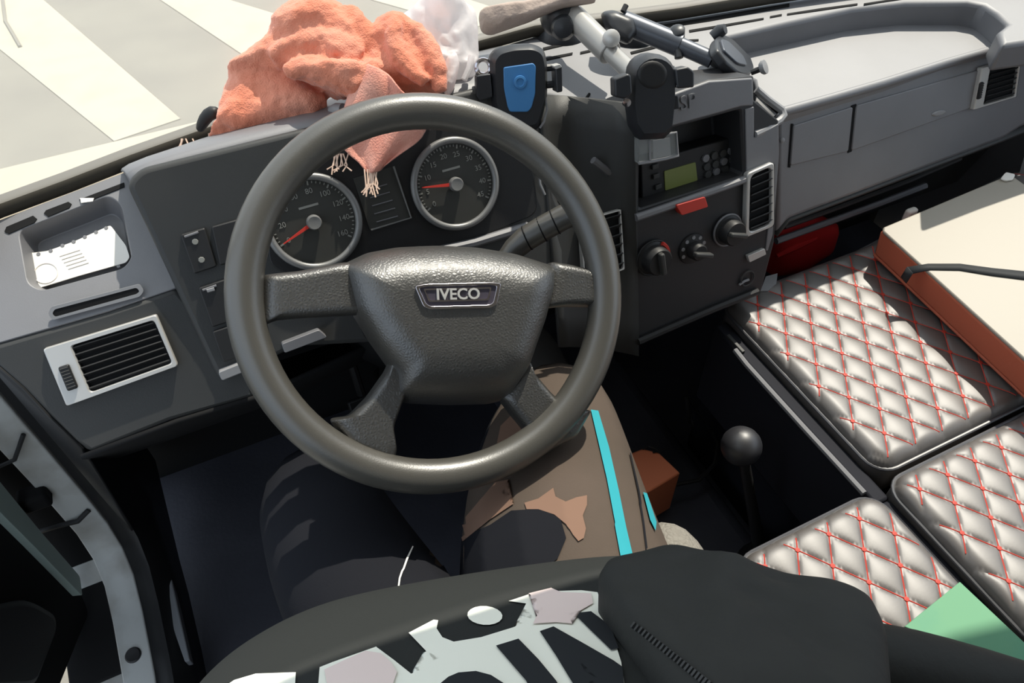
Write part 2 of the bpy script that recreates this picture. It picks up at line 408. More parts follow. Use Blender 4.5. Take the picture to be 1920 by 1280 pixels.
# windscreen
top = []
for i, p in enumerate(W):
    f = min(1, max(0, (p.x + .38) / 1.87)); top.append(V((-.25 + 1.60 * f, (.46 + .12 * math.sin(math.pi * f)), 1.60)))
rows = [[W[i].lerp(top[i], k / 6) + V((0, .06 * math.sin(math.pi * k / 6), .04 * math.sin(math.pi * k / 6))) for i in range(len(W))] for k in range(7)]
ws = mk('window_1', *g_loft(rows), M_glass); struct(ws, 'dusty windscreen glass')
sl_ = tube('rubber_seal', [p + V((0, .006, .004)) for p in W], .012, M_seal, ws, seg=10)
for nm, q0, q1 in (('trim_1', W[1] + V((-.01, .0, 0)), top[0] + V((-.03, 0, 0))), ('trim_2', W[-1] + V((.02, 0, 0)), top[-1] + V((.03, 0, 0)))):
    struct(tube(nm, [q0 + V((0, .02, -.05)), q0.lerp(q1, .5), q1], .028, M_liner, seg=12), 'pale windscreen pillar')
# front cowl outside, below the glass
mk('cowl_panel', *g_loft([[p + V((0, .015, -.015)) for p in W], [p + V((0, .04, -.03)) for p in W], [V((p.x, 1.06, .69)) for p in W], [V((p.x, 1.07, -.3)) for p in W]]), M_paint, ws, solid=.005)

# door opening on the driver's side: white return flange, black inner trim, sill
cv = [(.812, .66), (.815, .54), (.816, .40), (.816, .30), (.812, .21), (.795, .15), (.76, .11), (.70, .09), (.60, .075), (.45, .07), (.2, .065), (-.5, .065)]
jamb = thing('door_frame', 'white painted door frame and sill at the lower left', 'door frame', (-.38, .5, .07))
def ribbon(name, x0, x1, mat_, dy=0, dz=0, x2=None, t=.012):
    r0 = [V((x0, y + dy, z + dz)) for y, z in cv]; r1 = [V((x1, y + dy, z + dz)) for y, z in cv]
    return mk(name, *g_loft([r0, r1]), mat_, jamb, solid=t, bevel=.003)
flg = ribbon('flange', -.342, -.388, M_white)
cv_all = cv; cv = [q for q in cv_all if q[1] < .2]; ribbon('lower_step', -.390, -.445, M_white, dy=.018, dz=-.03)
cv = [q for q in cv_all if q[1] > .07]; ribbon('hinge_gap_shade', -.389, -.47, M_pit, dy=.03, dz=-.02); cv = cv_all  # black ribbon stands in for the shade between frame and door
bf = bvh_of(flg); hp_, hn_, _, _ = bf.ray_cast(CAM, ray(250, 1228).normalized())
if hp_ is None: hp_, hn_ = V((-.365, .565, .076)), V((0, 0, 1))
hn_ = hn_ if hn_.dot(CAM - hp_) > 0 else -hn_
lathe('drain_plug', hp_, hn_, [(.012, -.004), (.012, .002), (.010, .004), (0, .003)], M_black, jamb, seg=18)
for (y, z, h) in ((.812, .50, .035), (.812, .33, .03)):
    hb = g_box((-.395, y - .012, z), .04, .03, h); mk('hinge', *hb, M_pit, jamb, bevel=.006)
tube('wire', [V((-.35, .80, .26)), V((-.37, .795, .25)), V((-.40, .80, .25)), V((-.43, .81, .24))], .004, M_black, jamb, seg=8)
tube('wire', [V((-.35, .80, .46)), V((-.375, .79, .43)), V((-.41, .795, .42)), V((-.44, .81, .36))], .003, M_black, jamb, seg=8)
# dark inner trim between the flange and the floor
kr0 = [V((-.340, y - .004, z + .004)) for y, z in cv]; kr1 = [V((-.318, y - .004 + (.0 if z > .2 else .0), z + .012)) for y, z in cv]; kr2 = [V((-.300, min(y + .06, 1.0) if z > .12 else y + .02, z - .02 if z < .1 else z)) for y, z in cv]; kr3 = [V((-.295, 1.0 if z > .12 else y + .04, max(0, z - .07))) for y, z in cv]
kt = mk('kick_trim', *g_loft([kr0, kr1, kr2, kr3]), M_black, jamb, solid=.006)
# pale grey strip along the mat edge beside the sill
mk('pale_edge', *g_slab([oz(308, 1085, .088), oz(318, 1068, .088), oz(334, 1140, .084), oz(356, 1238, .08), oz(346, 1240, .08), oz(320, 1165, .084)], (0, 0, 1), .02), mat('pale_grey_rubber', (132, 134, 138), .8, .2), jamb, bevel=.002)

# driver's door standing open beyond the sill
DD = Plane(ox(165, 1160, -.425), V((.93, -.36, .05)))
door = thing('door_panel', 'black open driver door with a grey green trim strip, lower left corner', 'door', DD(60, 1150))
pslab('inner_panel', rp([(-260, 640), (20, 930), (150, 1105), (168, 1150), (150, 1190), (110, 1290), (60, 1420), (-260, 1420)], 14), DD, .045, M_pit, door, bevel=.008)
pslab('trim_strip', rp([(-60, 830), (2, 905), (80, 1000), (150, 1080), (155, 1118), (60, 1020), (-60, 900)], 6), DD.off(.014), .014, M_greygreen, door, bevel=.003)
pslab('door_pocket', rp([(-80, 1150), (60, 1120), (110, 1150), (112, 1180), (70, 1290), (-80, 1300)], 22), DD.off(.02), .02, M_black, door, bevel=.01)

# ================================================================== DASHBOARD
dash = thing('dashboard', 'grey and black truck dashboard running under the windscreen', 'dashboard', (.5, .8, .6))
# left pod
pod_o = [(-60, 438), (0, 412), (130, 362), (236, 322), (262, 330), (330, 540), (200, 584), (0, 642), (-45, 655)]
tray_o = rp([(34, 432), (205, 366), (228, 384), (248, 482), (232, 503), (78, 545), (52, 532)], 16, 4)
pod = recess('left_pod', pod_o, tray_o, LU, .028, M_dash, dash, t=.05, shrink=.86, bevel=.006)
for q in ([(8, 434), (12, 425), (62, 404), (69, 410), (64, 417), (16, 438)], [(82, 400), (86, 394), (128, 378), (134, 382), (130, 389), (90, 406)], [(148, 374), (232, 342), (233, 350), (160, 379)]):
    pslab('defrost_slot', q, LU.off(.0012), .004, M_pit, dash)
pslab('paper_scrap', [(150, 371), (176, 371), (174, 377), (152, 380)], LU.off(.003), .001, M_card, dash)
# pod face with the vent
pslab('left_pod_face', [(-45, 655), (0, 642), (200, 584), (330, 540), (470, 690), (480, 745), (320, 790), (170, 850), (140, 830), (40, 730)], LV, .05, M_dashd, dash, bevel=.006)
GR = LV.off(.0015)
mk('pod_groove', *g_frame(GR.pts(rp([(90, 588), (96, 575), (262, 532), (270, 545), (262, 556), (98, 600)], 5)), GR.pts(rp([(98, 588), (102, 580), (256, 539), (262, 546), (256, 551), (103, 594)], 5)), LV.n, .003), M_lip, dash)
pslab('groove_pit', rp([(98, 588), (102, 580), (256, 539), (262, 546), (256, 551), (103, 594)], 5), LV.off(.0008), .002, M_pit, dash)
# side of the dashboard towards the door
sd = [LU(-60, 438) + V((-.03, .03, 0)), LU(0, 642) + V((-.03, 0, 0)), LV(60, 740), LV(150, 852), V((-.312, .70, .16)), V((-.312, .98, .16)), V((-.312, .98, .72))]
mk('side_cheek', [V((-.335, .805, .70)), LU(-45, 655), LV(40, 730), LV(90, 785), LV(150, 842), V((-.322, .80, .16)), V((-.322, .98, .16)), V((-.335, .98, .72))], [(0, 1, 2, 3, 4, 5, 6, 7)], M_black, dash, solid=.004)
# lower knee panel under the pod and column
mk('knee_panel', *g_loft([[LV(150, 852), LV(330, 785), LV(480, 740), V((.12, .70, .52)), V((.36, .70, .50))], [V((-.27, .80, .36)), V((-.16, .80, .36)), V((-.06, .80, .36)), V((.12, .82, .36)), V((.36, .82, .36))], [V((-.27, .98, .25)), V((-.16, .98, .25)), V((-.06, .98, .25)), V((.12, .98, .25)), V((.36, .98, .25))]]), M_pit, dash, solid=.006)
# hood between the instrument panel and the glass
He = [(240, 338), (262, 316), (430, 274), (600, 233), (740, 198), (900, 163), (1012, 172)]
hood_f = [CL(*q) for q in He]
hood_b = [oz(x, y, .757) for x, y in ((215, 318), (255, 300), (400, 250), (560, 190), (720, 132), (880, 95), (1000, 62))]
mid = [a.lerp(b, .18) + V((0, .0, .012)) for a, b in zip(hood_f, hood_b)]
mk('instrument_hood', *g_loft([[p + V((0, -.002, -.03)) for p in hood_f], hood_f, mid, hood_b]), M_dash, dash, solid=.006, subd=1)
# deck under the glass, centre to passenger side
deck_px = [(870, 104), (1000, 66), (1130, 52), (1280, 32), (1450, 4), (1600, -18), (1800, -36), (1900, -42), (2060, -18), (2240, 20), (2240, 60), (2060, 62), (1985, 70), (1880, 84), (1872, 58), (1890, 44), (1868, 24), (1846, 9), (1815, 4), (1700, 5), (1600, 16), (1480, 42), (1345, 72), (1338, 100), (1415, 139), (1330, 146), (1245, 180), (1150, 196), (1080, 190), (1030, 178), (960, 172), (870, 178)]
pslab('deck', deck_px, DK, .045, M_dash, dash, bevel=.007, seg=3)
# passenger tray floor and its upright back wall
tr = [(1415, 150), (1418, 165), (1474, 208), (1660, 152), (1780, 114), (1884, 84), (1905, 40), (1850, -10), (1700, -10), (1480, 30), (1330, 66), (1330, 110)]
pslab('tray_floor', tr, TF, .03, M_dash, dash, bevel=.004)
tube('tray_front_edge', [TF(x, y) - V((0, -.004, .006)) for x, y in ((1470, 206), (1560, 181), (1660, 152), (1780, 114), (1900, 80))], .0075, M_dash, dash, seg=10)
DS = DK.off(.0012)
for q in ([(1022, 108), (1074, 98), (1073, 102), (1022, 113)], [(1088, 97), (1110, 92), (1110, 96), (1088, 101)], [(1182, 97), (1232, 84), (1232, 89), (1184, 101)], [(1018, 89), (1095, 72), (1095, 76), (1018, 94)],
          [(1230, 48), (1330, 32), (1480, 6), (1480, 12), (1330, 39), (1232, 54)], [(1292, 56), (1360, 45), (1432, 33), (1432, 36), (1360, 49), (1293, 60)], [(1444, 30), (1466, 26), (1466, 29), (1444, 33)], [(1476, 25), (1540, 15), (1608, 6), (1608, 9), (1540, 19), (1476, 28)], [(1620, 6), (1700, -6), (1700, -3), (1620, 9)], [(1284, 74), (1310, 73), (1310, 76), (1284, 78)]):
    pslab('defrost_slot', q, DS, .004, M_pit, dash)
# passenger face
pslab('passenger_face', [(1458, 215), (1474, 206), (1660, 153), (1884, 86), (1985, 62), (2060, 45), (2060, 175), (1915, 240), (1880, 262), (1800, 292), (1480, 412), (1456, 440)], PS, .05, M_dash, dash, bevel=.008, seg=3)
PQ = PS.off(.003)
for q in ([(1488, 236), (1600, 200), (1591, 284), (1482, 311)], [(1606, 198), (1838, 131), (1826, 201), (1597, 283)]):
    pslab('glovebox_door', rp(q, 5), PQ, .01, M_dash, dash, bevel=.0015)
pslab('seam', [(1597, 198), (1606, 195), (1597, 284), (1590, 287)], PS.off(.0012), .003, M_pit, dash)
pslab('seam', [(1484, 232), (1488, 232), (1482, 314), (1478, 314)], PS.off(.0012), .003, M_pit, dash)
mk('small_badge', *g_pillow(PQ.off(.0005).pts([(1760 + 12 * math.cos(a) * 1.1, 212 - 3 * math.cos(a) + 5 * math.sin(a)) for a in [k * math.pi / 8 for k in range(16)]]), PS.n, .002), M_lip, dash)
lathe('screw', PQ(1466, 263), PS.n, [(.004, 0), (.004, .002), (.002, .003), (0, .003)], M_lip, dash, seg=12)
# undercut and lower shelf edge below the passenger face
mk('undercut', *g_loft([[PS(1456, 440), PS(1480, 412), PS(1800, 292), PS(1880, 262), PS(2060, 190)], [PS(1456, 440) + V((0, .10, -.01)), PS(1480, 412) + V((0, .10, -.02)), PS(1800, 292) + V((0, .10, -.02)), PS(1880, 262) + V((0, .10, -.02)), PS(2060, 190) + V((0, .1, -.02))], [V((.72, .80, .30)), V((.80, .80, .30)), V((1.12, .80, .30)), V((1.25, .80, .30)), V((1.42, .80, .30))], [V((.72, 1.0, .1)), V((.80, 1.0, .1)), V((1.12, 1.0, .1)), V((1.25, 1.0, .1)), V((1.42, 1.0, .1))]]), M_dashd, dash, solid=.005)
tube('lower_shelf_edge', [oy(x, y, .70) for x, y in ((1455, 452), (1560, 414), (1650, 381), (1735, 348))], .006, M_dash, dash, seg=8)
tube('lower_shelf_edge', [oy(x, y, .71) for x, y in ((1470, 425), (1560, 393), (1700, 340), (1800, 297))], .005, M_dashd, dash, seg=8)

# pocket between the centre stack and the passenger face
pk = CS.off(-.004)
mk('pocket_rim', *g_tube([dp(1418, 168, 1.03), dp(1440, 187, 1.035), dp(1466, 206, 1.04), dp(1470, 216, 1.04), dp(1462, 226, 1.037), dp(1436, 242, 1.03), dp(1415, 252, 1.022)], .0052, 8), M_lip, dash)
mk('pocket_floor', [dp(1416, 180, 1.045), dp(1454, 215, 1.055), dp(1416, 246, 1.03)], [(0, 1, 2)], M_lip, dash, solid=.003)  # lighter grey than the dash: sunlight on the pocket floor put into the colour
mk('pocket_wall', [dp(1418, 168, 1.04), dp(1462, 207, 1.05), dp(1454, 216, 1.058), dp(1417, 183, 1.05)], [(0, 1, 2, 3)], M_pit, dash, solid=.003)

# concave panel between instruments and centre stack
rws = []
for k in range(9):
    t = k / 8; yy = 176 + t * 470
    rws.append([CL(1006 + 40 * t, yy * 1.0 + 4).lerp(CS(1196, yy + 18), s) - elev(22) * (.055 * math.sin(math.pi * s) ** .8 * (1 if t < .52 else .25)) for s in (0, .12, .3, .5, .7, .88, 1)])
mk('concave_panel', *g_loft(rws), M_dashd, dash, solid=.006)
tube('concave_lip', [CS.off(-.035)(x, y) for x, y in ((1112, 300), (1140, 322), (1165, 330), (1192, 328))], .005, M_dash, dash, seg=8)
tube('concave_seam', [CL.off(.004)(x, y) for x, y in ((1010, 310), (1013, 345), (1022, 365))], .0015, M_lip, dash, seg=6)
tube('deck_crease', [DK.off(.001)(1105, 176), DK.off(.001)(1098, 186)], .002, M_pit, dash, seg=6)

# ------------------------------------------------------------------ centre stack
stack = thing('centre_stack', 'black centre console face with radio slot and heater knobs', 'console', CS(1310, 400))
st_o = [(1188, 205), (1245, 182), (1330, 150), (1414, 142), (1414, 254), (1461, 226), (1462, 290), (1452, 455), (1428, 545), (1330, 592), (1196, 645)]
slot_o = rp([(1200, 258), (1388, 205), (1394, 328), (1198, 392)], 6, 2)
recess('housing', st_o, slot_o, CS, .06, M_stack, stack, t=.07, shrink=.97, bevel=.004)
# light upper face is the same grey as the dash
pslab('side_rail', [(1398, 205), (1414, 200), (1414, 258), (1460, 232), (1461, 290), (1449, 440), (1440, 470), (1436, 470), (1452, 310), (1400, 335)], CS.off(.002), .004, M_dash, stack, bevel=.001)
pslab('upper_face', [(1190, 205), (1245, 183), (1330, 152), (1412, 146), (1413, 198), (1390, 200), (1200, 254), (1190, 256)], CS.off(.002), .004, M_dash, stack, bevel=.002)
text('embossed_letters', 'SP', .026, CS.off(.003)(1290, 192), V((1, 0, 0)), CS.n, M_dash, stack, .0012)
tube('shelf_lip', [CS.off(.004)(x, y) for x, y in ((1192, 408), (1250, 388), (1330, 360), (1396, 336))], .0055, M_dash, stack, seg=8)
tube('lower_lip', [CS.off(.004)(x, y) for x, y in ((1196, 640), (1270, 608), (1340, 578), (1420, 546))], .006, M_black, stack, seg=8)
hz = pslab('hazard_switch', rp([(1268, 385), (1322, 369), (1328, 388), (1279, 404)], 3), CS.off(.012), .012, M_hazard, stack, bevel=.002)
for i, (x, y, r) in enumerate(((1222, 482, 38), (1298, 466, 34), (1362, 430, 33))):
    c = CS.off(.001)(x, y); R = r / F * (c - CAM).length * .88
    if i == 1:
        kn = lathe('heater_knob', c, CS.n, [(R * .98, 0), (R * .95, .002), (R * .55, .004), (R * .52, .018), (R * .45, .02), (0, .02)], M_black, stack)
        for k in range(7):
            a = math.radians(200 - k * 37); u, v_, n_ = basis(CS.n); q = c + (u * math.cos(a) + v_ * math.sin(a)) * R * .78
            lathe('mark', q + CS.n * .003, CS.n, [(.003, 0), (.0028, .001), (0, .001)], M_lip, kn, seg=8)
    else:
        kn = lathe('heater_knob', c, CS.n, [(R * 1.0, 0), (R * .98, .004), (R * .82, .006), (R * .78, .02), (R * .70, .023), (0, .023)], M_black, stack)
        mk('ring', *g_ring(c + CS.n * .003, CS.n, R * 1.0, .0016), M_dash if i == 2 else M_black, kn)
    u, v_, n_ = basis(CS.n); d = (u * math.cos(math.radians(-20)) + v_ * math.sin(math.radians(-20))) if i else (u * math.cos(math.radians(95)) + v_ * math.sin(math.radians(95)))
    mk('grip', *g_box(c + CS.n * .026, R * 1.3, R * .28, .010, d, CS.n.cross(d)), M_dashd, kn, bevel=.002)
    if i == 0:
        arc = [c + (u * math.cos(math.radians(a)) + v_ * math.sin(math.radians(a))) * R * .92 + CS.n * .0065 for a in range(-35, 60, 10)]
        tube('red_mark', arc, .003, M_red, kn, seg=6)
pslab('silver_button', rp([(1402, 480), (1434, 466), (1437, 477), (1406, 492)], 2), CS.off(.006), .006, M_silver, stack, bevel=.001)
mk('socket_symbol', *g_tube([CS.off(.003)(x, y) for x, y in ((1386, 534), (1396, 527), (1404, 524))], .002, 6), M_lip, stack)
mk('socket_ring', *g_ring(CS.off(.003)(1402, 522), CS.n, .012, .0014, 24, 6), M_dashd, stack)

# radio in the slot
RD = CS.off(-.028)
radio = thing('radio', 'black radio with green display in the centre console', 'radio', RD(1290, 325))
pslab('body', rp([(1202, 306), (1386, 254), (1392, 326), (1204, 386)], 3), RD, .03, M_black, radio, bevel=.002)
pslab('display', rp([(1246, 321), (1304, 304), (1308, 338), (1248, 357)], 2), RD.off(.0015), .002, M_lcd, radio)
tube('display_edge', RD.off(.002).pts([(1246, 362), (1280, 352), (1312, 341)]), .0012, M_lip, radio, seg=6)
for k, (x, y) in enumerate(((1322, 296), (1338, 291), (1354, 287), (1370, 282), (1324, 312), (1340, 307), (1356, 302), (1372, 298), (1326, 326), (1342, 321), (1358, 317))):
    lathe('button', RD(x, y), CS.n, [(.006, 0), (.0055, .003), (0, .003)], M_dashd if k % 3 else M_dash, radio, seg=10)
for (x, y) in ((1230, 330), (1234, 350), (1228, 312)):
    mk('key', *g_box(RD.off(.002)(x, y), .010, .007, .004, V((1, 0, 0)), CS.n.cross(V((1, 0, 0)))), M_dashd, radio, bevel=.001)
# clear plastic box wedged above the radio
PB = CS.off(.012)
cbx = thing('plastic_box', 'small clear plastic box on top of the radio', 'box', PB(1235, 280))
pslab('case', rp([(1198, 258), (1268, 248), (1272, 292), (1198, 308)], 3), PB, .035, M_pcl, cbx, bevel=.002)
mk('rim', *g_tube(PB.off(.001).pts([(1198, 306), (1220, 303), (1250, 297), (1272, 291)]), .0022, 6), M_lip, cbx)
mk('rim', *g_tube(PB.off(.001).pts([(1200, 260), (1230, 255), (1268, 248), (1271, 290)]), .0015, 6), M_lip, cbx)
tube('divider', PB.off(.001).pts([(1218, 262), (1219, 300)]), .0015, M_lip, cbx, seg=6)
pslab('label_card', [(1224, 264), (1256, 258), (1258, 290), (1225, 297)], PB.off(-.004), .001, M_lip, cbx)
mk('catch', *g_box(PB.off(.004)(1248, 247), .01, .006, .006), M_chrome, cbx, bevel=.001)

# ------------------------------------------------------------------ air vents
def vent(name, label, px, pl, depth, nsl, vertical=False, bar=.0, mfr=M_silver, rr=8, fw_=.10, group='dashboard air vents'):
    """px: four corners (top left, top right, bottom right, bottom left); bar: wide left end of the frame"""
    A, B, C, D = [V((*q, 0)) for q in px]
    def bl(u, v_): q = (A.lerp(B, u)).lerp(D.lerp(C, u), v_); return (q.x, q.y)
    t = thing(name, label, 'air vent', pl(*bl(.5, .5)), group)
    fy = fw_ * (B - A).length / (D - A).length if not vertical else fw_ * .45
    ui0, ui1, vi0, vi1 = bar + fw_ * .6, 1 - fw_ * .5, fy * .55, 1 - fy * .55
    out = rp([bl(0, 0), bl(1, 0), bl(1, 1), bl(0, 1)], rr * .6, 5); inn = rp([bl(ui0, vi0), bl(ui1, vi0), bl(ui1, vi1), bl(ui0, vi1)], rr, 5)
    fp = pl.off(.006)
    frame('frame', fp.pts(out), fp.pts(inn), pl.n, .010, mfr, t, bevel=.0015)
    pslab('cavity', out, pl.off(.0005), .004, M_pit, t)
    for k in range(nsl):
        v0 = vi0 + (vi1 - vi0) * (k + .5) / nsl
        a, b = pl.off(.003)(*bl(ui0 + .005, v0)), pl.off(.003)(*bl(ui1 - .005, v0)); d = (b - a).normalized(); h = (pl(*bl(.5, vi1)) - pl(*bl(.5, vi0))).length / nsl
        up = (pl.n * .75 + d.cross(pl.n) * -.66).normalized()
        mk('slat', *g_box((a + b) / 2, (b - a).length, h * .62, .0016, d, up), M_black, t)
    if bar:
        w_ = pl.off(.009); q = [bl(bar * .30, .36), bl(bar * .80, .36), bl(bar * .80, .78), bl(bar * .30, .78)]
        pslab('thumb_wheel', rp(q, 4), w_, .006, M_black, t, bevel=.002)
        for k in range(7):
            v0 = .40 + .055 * k; tube('ridge', [w_.off(.0003)(*bl(bar * .36, v0)), w_.off(.0003)(*bl(bar * .74, v0))], .0008, M_dashd, t, seg=5)
    return t
vent('air_vent', 'silver framed air vent at the far left under the paper card tray', [(80, 655), (293, 590), (334, 686), (124, 762)], LV.off(.004), .03, 7, bar=.19, fw_=.075)
vent('air_vent', 'tall silver framed air vent on the right edge of the heater controls', [(1402, 326), (1452, 304), (1452, 424), (1398, 446)], CS.off(.004), .03, 7, vertical=True, fw_=.20, rr=12)
vent('air_vent', 'silver framed air vent at the far right end beside the glovebox', [(1842, 128), (1916, 108), (1906, 182), (1826, 206)], PS.off(.004), .03, 7, bar=.17, fw_=.09, rr=3)
vent('air_vent', 'air vent hidden behind the right side of the steering wheel rim', [(1088, 414), (1165, 392), (1172, 505), (1096, 535)], CL.off(.006), .03, 6, fw_=.07, rr=4)
pslab('vent_surround', [(1826, 138), (1838, 134), (1826, 196), (1818, 190)], PS.off(.001), .004, M_pit, dash)
pslab('corner_slot', [(1860, 86), (1985, 48), (1985, 60), (1856, 104)], PS.off(.004), .004, M_pit, dash, bevel=.001)

# ------------------------------------------------------------------ instrument panel
clu = thing('instrument_panel', 'dark instrument panel with two round gauges behind the wheel', 'instrument panel', CL(700, 400))
cl_px = rp([(236, 345), (262, 316), (600, 233), (900, 163), (1012, 174), (1018, 240), (1046, 380), (1090, 425), (1098, 540), (760, 640), (560, 650), (412, 716), (398, 690), (300, 480)], 18, 4)
pslab('fascia', cl_px, CL, .05, M_dashd, clu, bevel=.010, seg=3)
CG = CL.off(.002)
pslab('dial_plate', rp([(500, 330), (700, 268), (960, 205), (1000, 330), (1010, 400), (880, 452), (560, 520), (505, 500)], 24), CL.off(.0015), .004, M_black, clu, bevel=.001)
tube('lower_lip', CG.off(.004).pts([(700, 500), (800, 475), (890, 455), (990, 424)]), .006, M_dash, clu, seg=8)
ux = V((1, 0, 0)); uy = CL.n.cross(ux)
def gauge(px, r, nums, a0, a1, needle, nm):
    c = CG.off(.003)(*px); R = r / F * fw.dot(c - CAM)
    g = lathe('gauge_face', c, CL.n, [(R, -.002), (R, .0), (0, .0)], M_gface, clu, seg=48); g['label'] = nm
    mk('bezel_ring', *g_ring(c + CL.n * .003, CL.n, R, .0042, 64, 10), M_ring, g)
    N = len(nums)
    gt = G()
    for i in range((N - 1) * 5 + 1):
        a = math.radians(a0 + (a1 - a0) * i / ((N - 1) * 5)); d = ux * math.cos(a) + uy * math.sin(a); L = R * (.09 if i % 5 == 0 else .05)
        gt.add(*g_box(c + d * (R * .90 - L / 2) + CL.n * .0004, L, .0012 if i % 5 else .0018, .0004, d, CL.n.cross(d)))
    gt.mk('tick_marks', M_gink, g, smooth=False)
    for i, s in enumerate(nums):
        a = math.radians(a0 + (a1 - a0) * i / (N - 1)); d = ux * math.cos(a) + uy * math.sin(a)
        text('numeral', s, R * .17, c + d * R * .68 + CL.n * .0006, ux, CL.n, M_gink, g, .0002)
    mk('caption', *g_box(c + uy * R * .36 + CL.n * .0004, R * .44, R * .05, .0003, ux, uy), M_gink, g)
    a = math.radians(needle); d = ux * math.cos(a) + uy * math.sin(a); q = CL.n.cross(d)
    mk('needle', *g_slab([c + CL.n * .005 + d * R * .1 + q * .0022, c + CL.n * .005 + d * R * .82 + q * .0006, c + CL.n * .005 + d * R * .82 - q * .0006, c + CL.n * .005 + d * R * .1 - q * .0022], CL.n, .001), M_red, g)
    lathe('needle_hub', c, CL.n, [(R * .17, .002), (R * .165, .008), (R * .14, .010), (R * .08, .0095), (0, .0095)], M_ring, g, seg=24)
gauge((588, 416), 84, ['0', '20', '40', '60', '80', '100', '120', '140', '160'], 200, -38, 199, 'round speed gauge with red needle, left')
gauge((853, 345), 80, ['0', '5', '10', '15', '20', '25', '30', '35', '40', '45'], 207, -36, 170, 'round rev gauge with red needle, right')
dsp = [(662, 334), (741, 311), (772, 408), (694, 432)]
pslab('display_screen', dsp, CG.off(.001), .002, M_gface, clu)
tube('display_edge', CG.off(.003).pts([(738, 312), (771, 408), (696, 431)]), .0012, M_ring, clu, seg=6)
for k in range(5):
    a, b = CG.off(.0025)(690 + 4 * k, 356 + 15 * k), CG.off(.0025)(726 + 5 * k, 345 + 15 * k)
    tube('display_line', [a, b], .0007, M_dash, clu, seg=5)
# switches left of the wheel
for i, q in enumerate(([(338, 440), (384, 427), (406, 500), (364, 514)], [(396, 425), (446, 411), (462, 484), (412, 498)], [(372, 540), (450, 514), (470, 590), (398, 614)], [(398, 622), (476, 596), (486, 655), (418, 680)])):
    s_ = pslab('rocker_switch', rp(q, 4), CL.off(.005), .006, M_black, clu, bevel=.0015)
    if i == 0:
        for (x, y) in ((366, 453), (378, 487)): lathe('icon', CL.off(.0055)(x, y), CL.n, [(.0035, 0), (.003, .0006), (0, .0006)], M_gink, s_, seg=8)
    if i in (0, 2): tube('mark', CL.off(.0055).pts([(q[0][0] + 8, q[0][1] + 4), (q[0][0] + 34, q[0][1] - 5)]), .0014, M_dash, s_, seg=6)
    if i == 2: tube('mark', CL.off(.0055).pts([(388, 545), (402, 541)]), .0026, M_lip, s_, seg=6)
pslab('tray_lip', rp([(409, 698), (474, 672), (476, 690), (416, 714)], 5), CL.off(.012), .02, M_lip, clu, bevel=.004)
pslab('tray_lip', rp([(528, 645), (598, 618), (614, 632), (534, 662)], 4), CL.off(.012), .02, M_dash, clu, bevel=.003)

# ------------------------------------------------------------------ steering column and wheel
WP = Plane(dp(820, 551, .77), elev(45)); WC = WP(820, 551); wn = WP.n
col = thing('steering_column', 'black column shroud behind the steering wheel', 'steering column', WC - wn * .2)
tube('shroud', [WC - wn * .04, WC - wn * .10, WC - wn * .20, WC - wn * .34 + V((0, 0, -.02))], [.050, .062, .072, .075], M_pit, col, seg=20)
tube('shaft', [WC - wn * .30, V((.16, .90, .20)), V((.16, .99, .10))], .02, M_pit, col, seg=12)
stk = thing('turn_stalk', 'black and worn grey turn signal stalk right of the wheel hub', 'stalk', dp(1010, 440, .87))
sp = [dp(940, 500, .87), dp(965, 466, .865), dp(985, 448, .862), dp(1020, 427, .858), dp(1055, 408, .855), dp(1070, 401, .853)]
tube('lever', sp, [.012, .0135, .0145, .0145, .0145, .0145], M_wheel, stk, seg=18)
sd_ = (sp[-1] - sp[-2]).normalized()
lathe('end_knob', sp[-1], sd_, [(.0148, 0), (.015, .004), (.0135, .012), (.009, .017), (0, .019)], M_wheel, stk, seg=20)
for k in (.05, .45, .8):
    q = sp[2].lerp(sp[4], k); mk('groove', *g_ring(q, sd_, .0144, .0009, 24, 6), M_pit, stk)

sw = thing('steering_wheel', 'black four spoke steering wheel with chrome badge', 'steering wheel', WC)
# rim
RO = 374 / F * .77
mk('rim', *g_ring(WC, wn, RO - .0178, .0182, 96, 20), M_wheel, sw, ang=180)
HP = WP.off(.004)
def spoke(px, mat_=M_wheelg, h=.012, base=.02, pl=None): 
    pl = pl or WP.off(-.004)
    return pillow('spoke', pl.pts(rp(px, 10, 4)), wn, h, mat_, sw, edge=.35, base=base)
spoke([(490, 516), (520, 512), (560, 508), (640, 492), (680, 490), (700, 590), (664, 590), (560, 596), (516, 600), (488, 612)])
spoke([(1030, 490), (1070, 496), (1120, 508), (1158, 518), (1166, 580), (1130, 575), (1060, 574), (1010, 580)])
spoke([(745, 640), (726, 695), (690, 746), (655, 782), (618, 788), (660, 850), (732, 878), (745, 846), (738, 800), (760, 740), (790, 690)], pl=WP.off(-.010))
spoke([(985, 660), (994, 690), (1035, 738), (1075, 770), (1110, 768), (1080, 820), (1010, 858), (992, 846), (1000, 822), (965, 780), (935, 740)], pl=WP.off(-.010))
hub_px = rp([(640, 496), (690, 471), (750, 459), (830, 455), (905, 459), (975, 472), (1044, 497), (1040, 530), (1022, 600), (1004, 650), (992, 690), (962, 752), (930, 762), (850, 764), (765, 760), (742, 745), (744, 700), (700, 640), (664, 580)], 10, 3)
HPn = (wn + V((0, 0, .10))).normalized()
hv, hf = g_pillow(WP.pts(hub_px), wn, .034, .40, 16, .045)
wup = (WP(850, 480) - WP(850, 600)).normalized(); c0 = WP(850, 556); c1 = WP(850, 650)
for i, v_ in enumerate(hv):
    a = (v_ - c0).dot(wup); b = (c1 - v_).dot(wup)
    if a > 0: hv[i] = v_ - wn * 7.5 * a * a
    if b > 0: hv[i] = v_ - wn * 8.0 * b * b
hub = mk('hub_pad', hv, hf, M_wheelg, sw, ang=70)
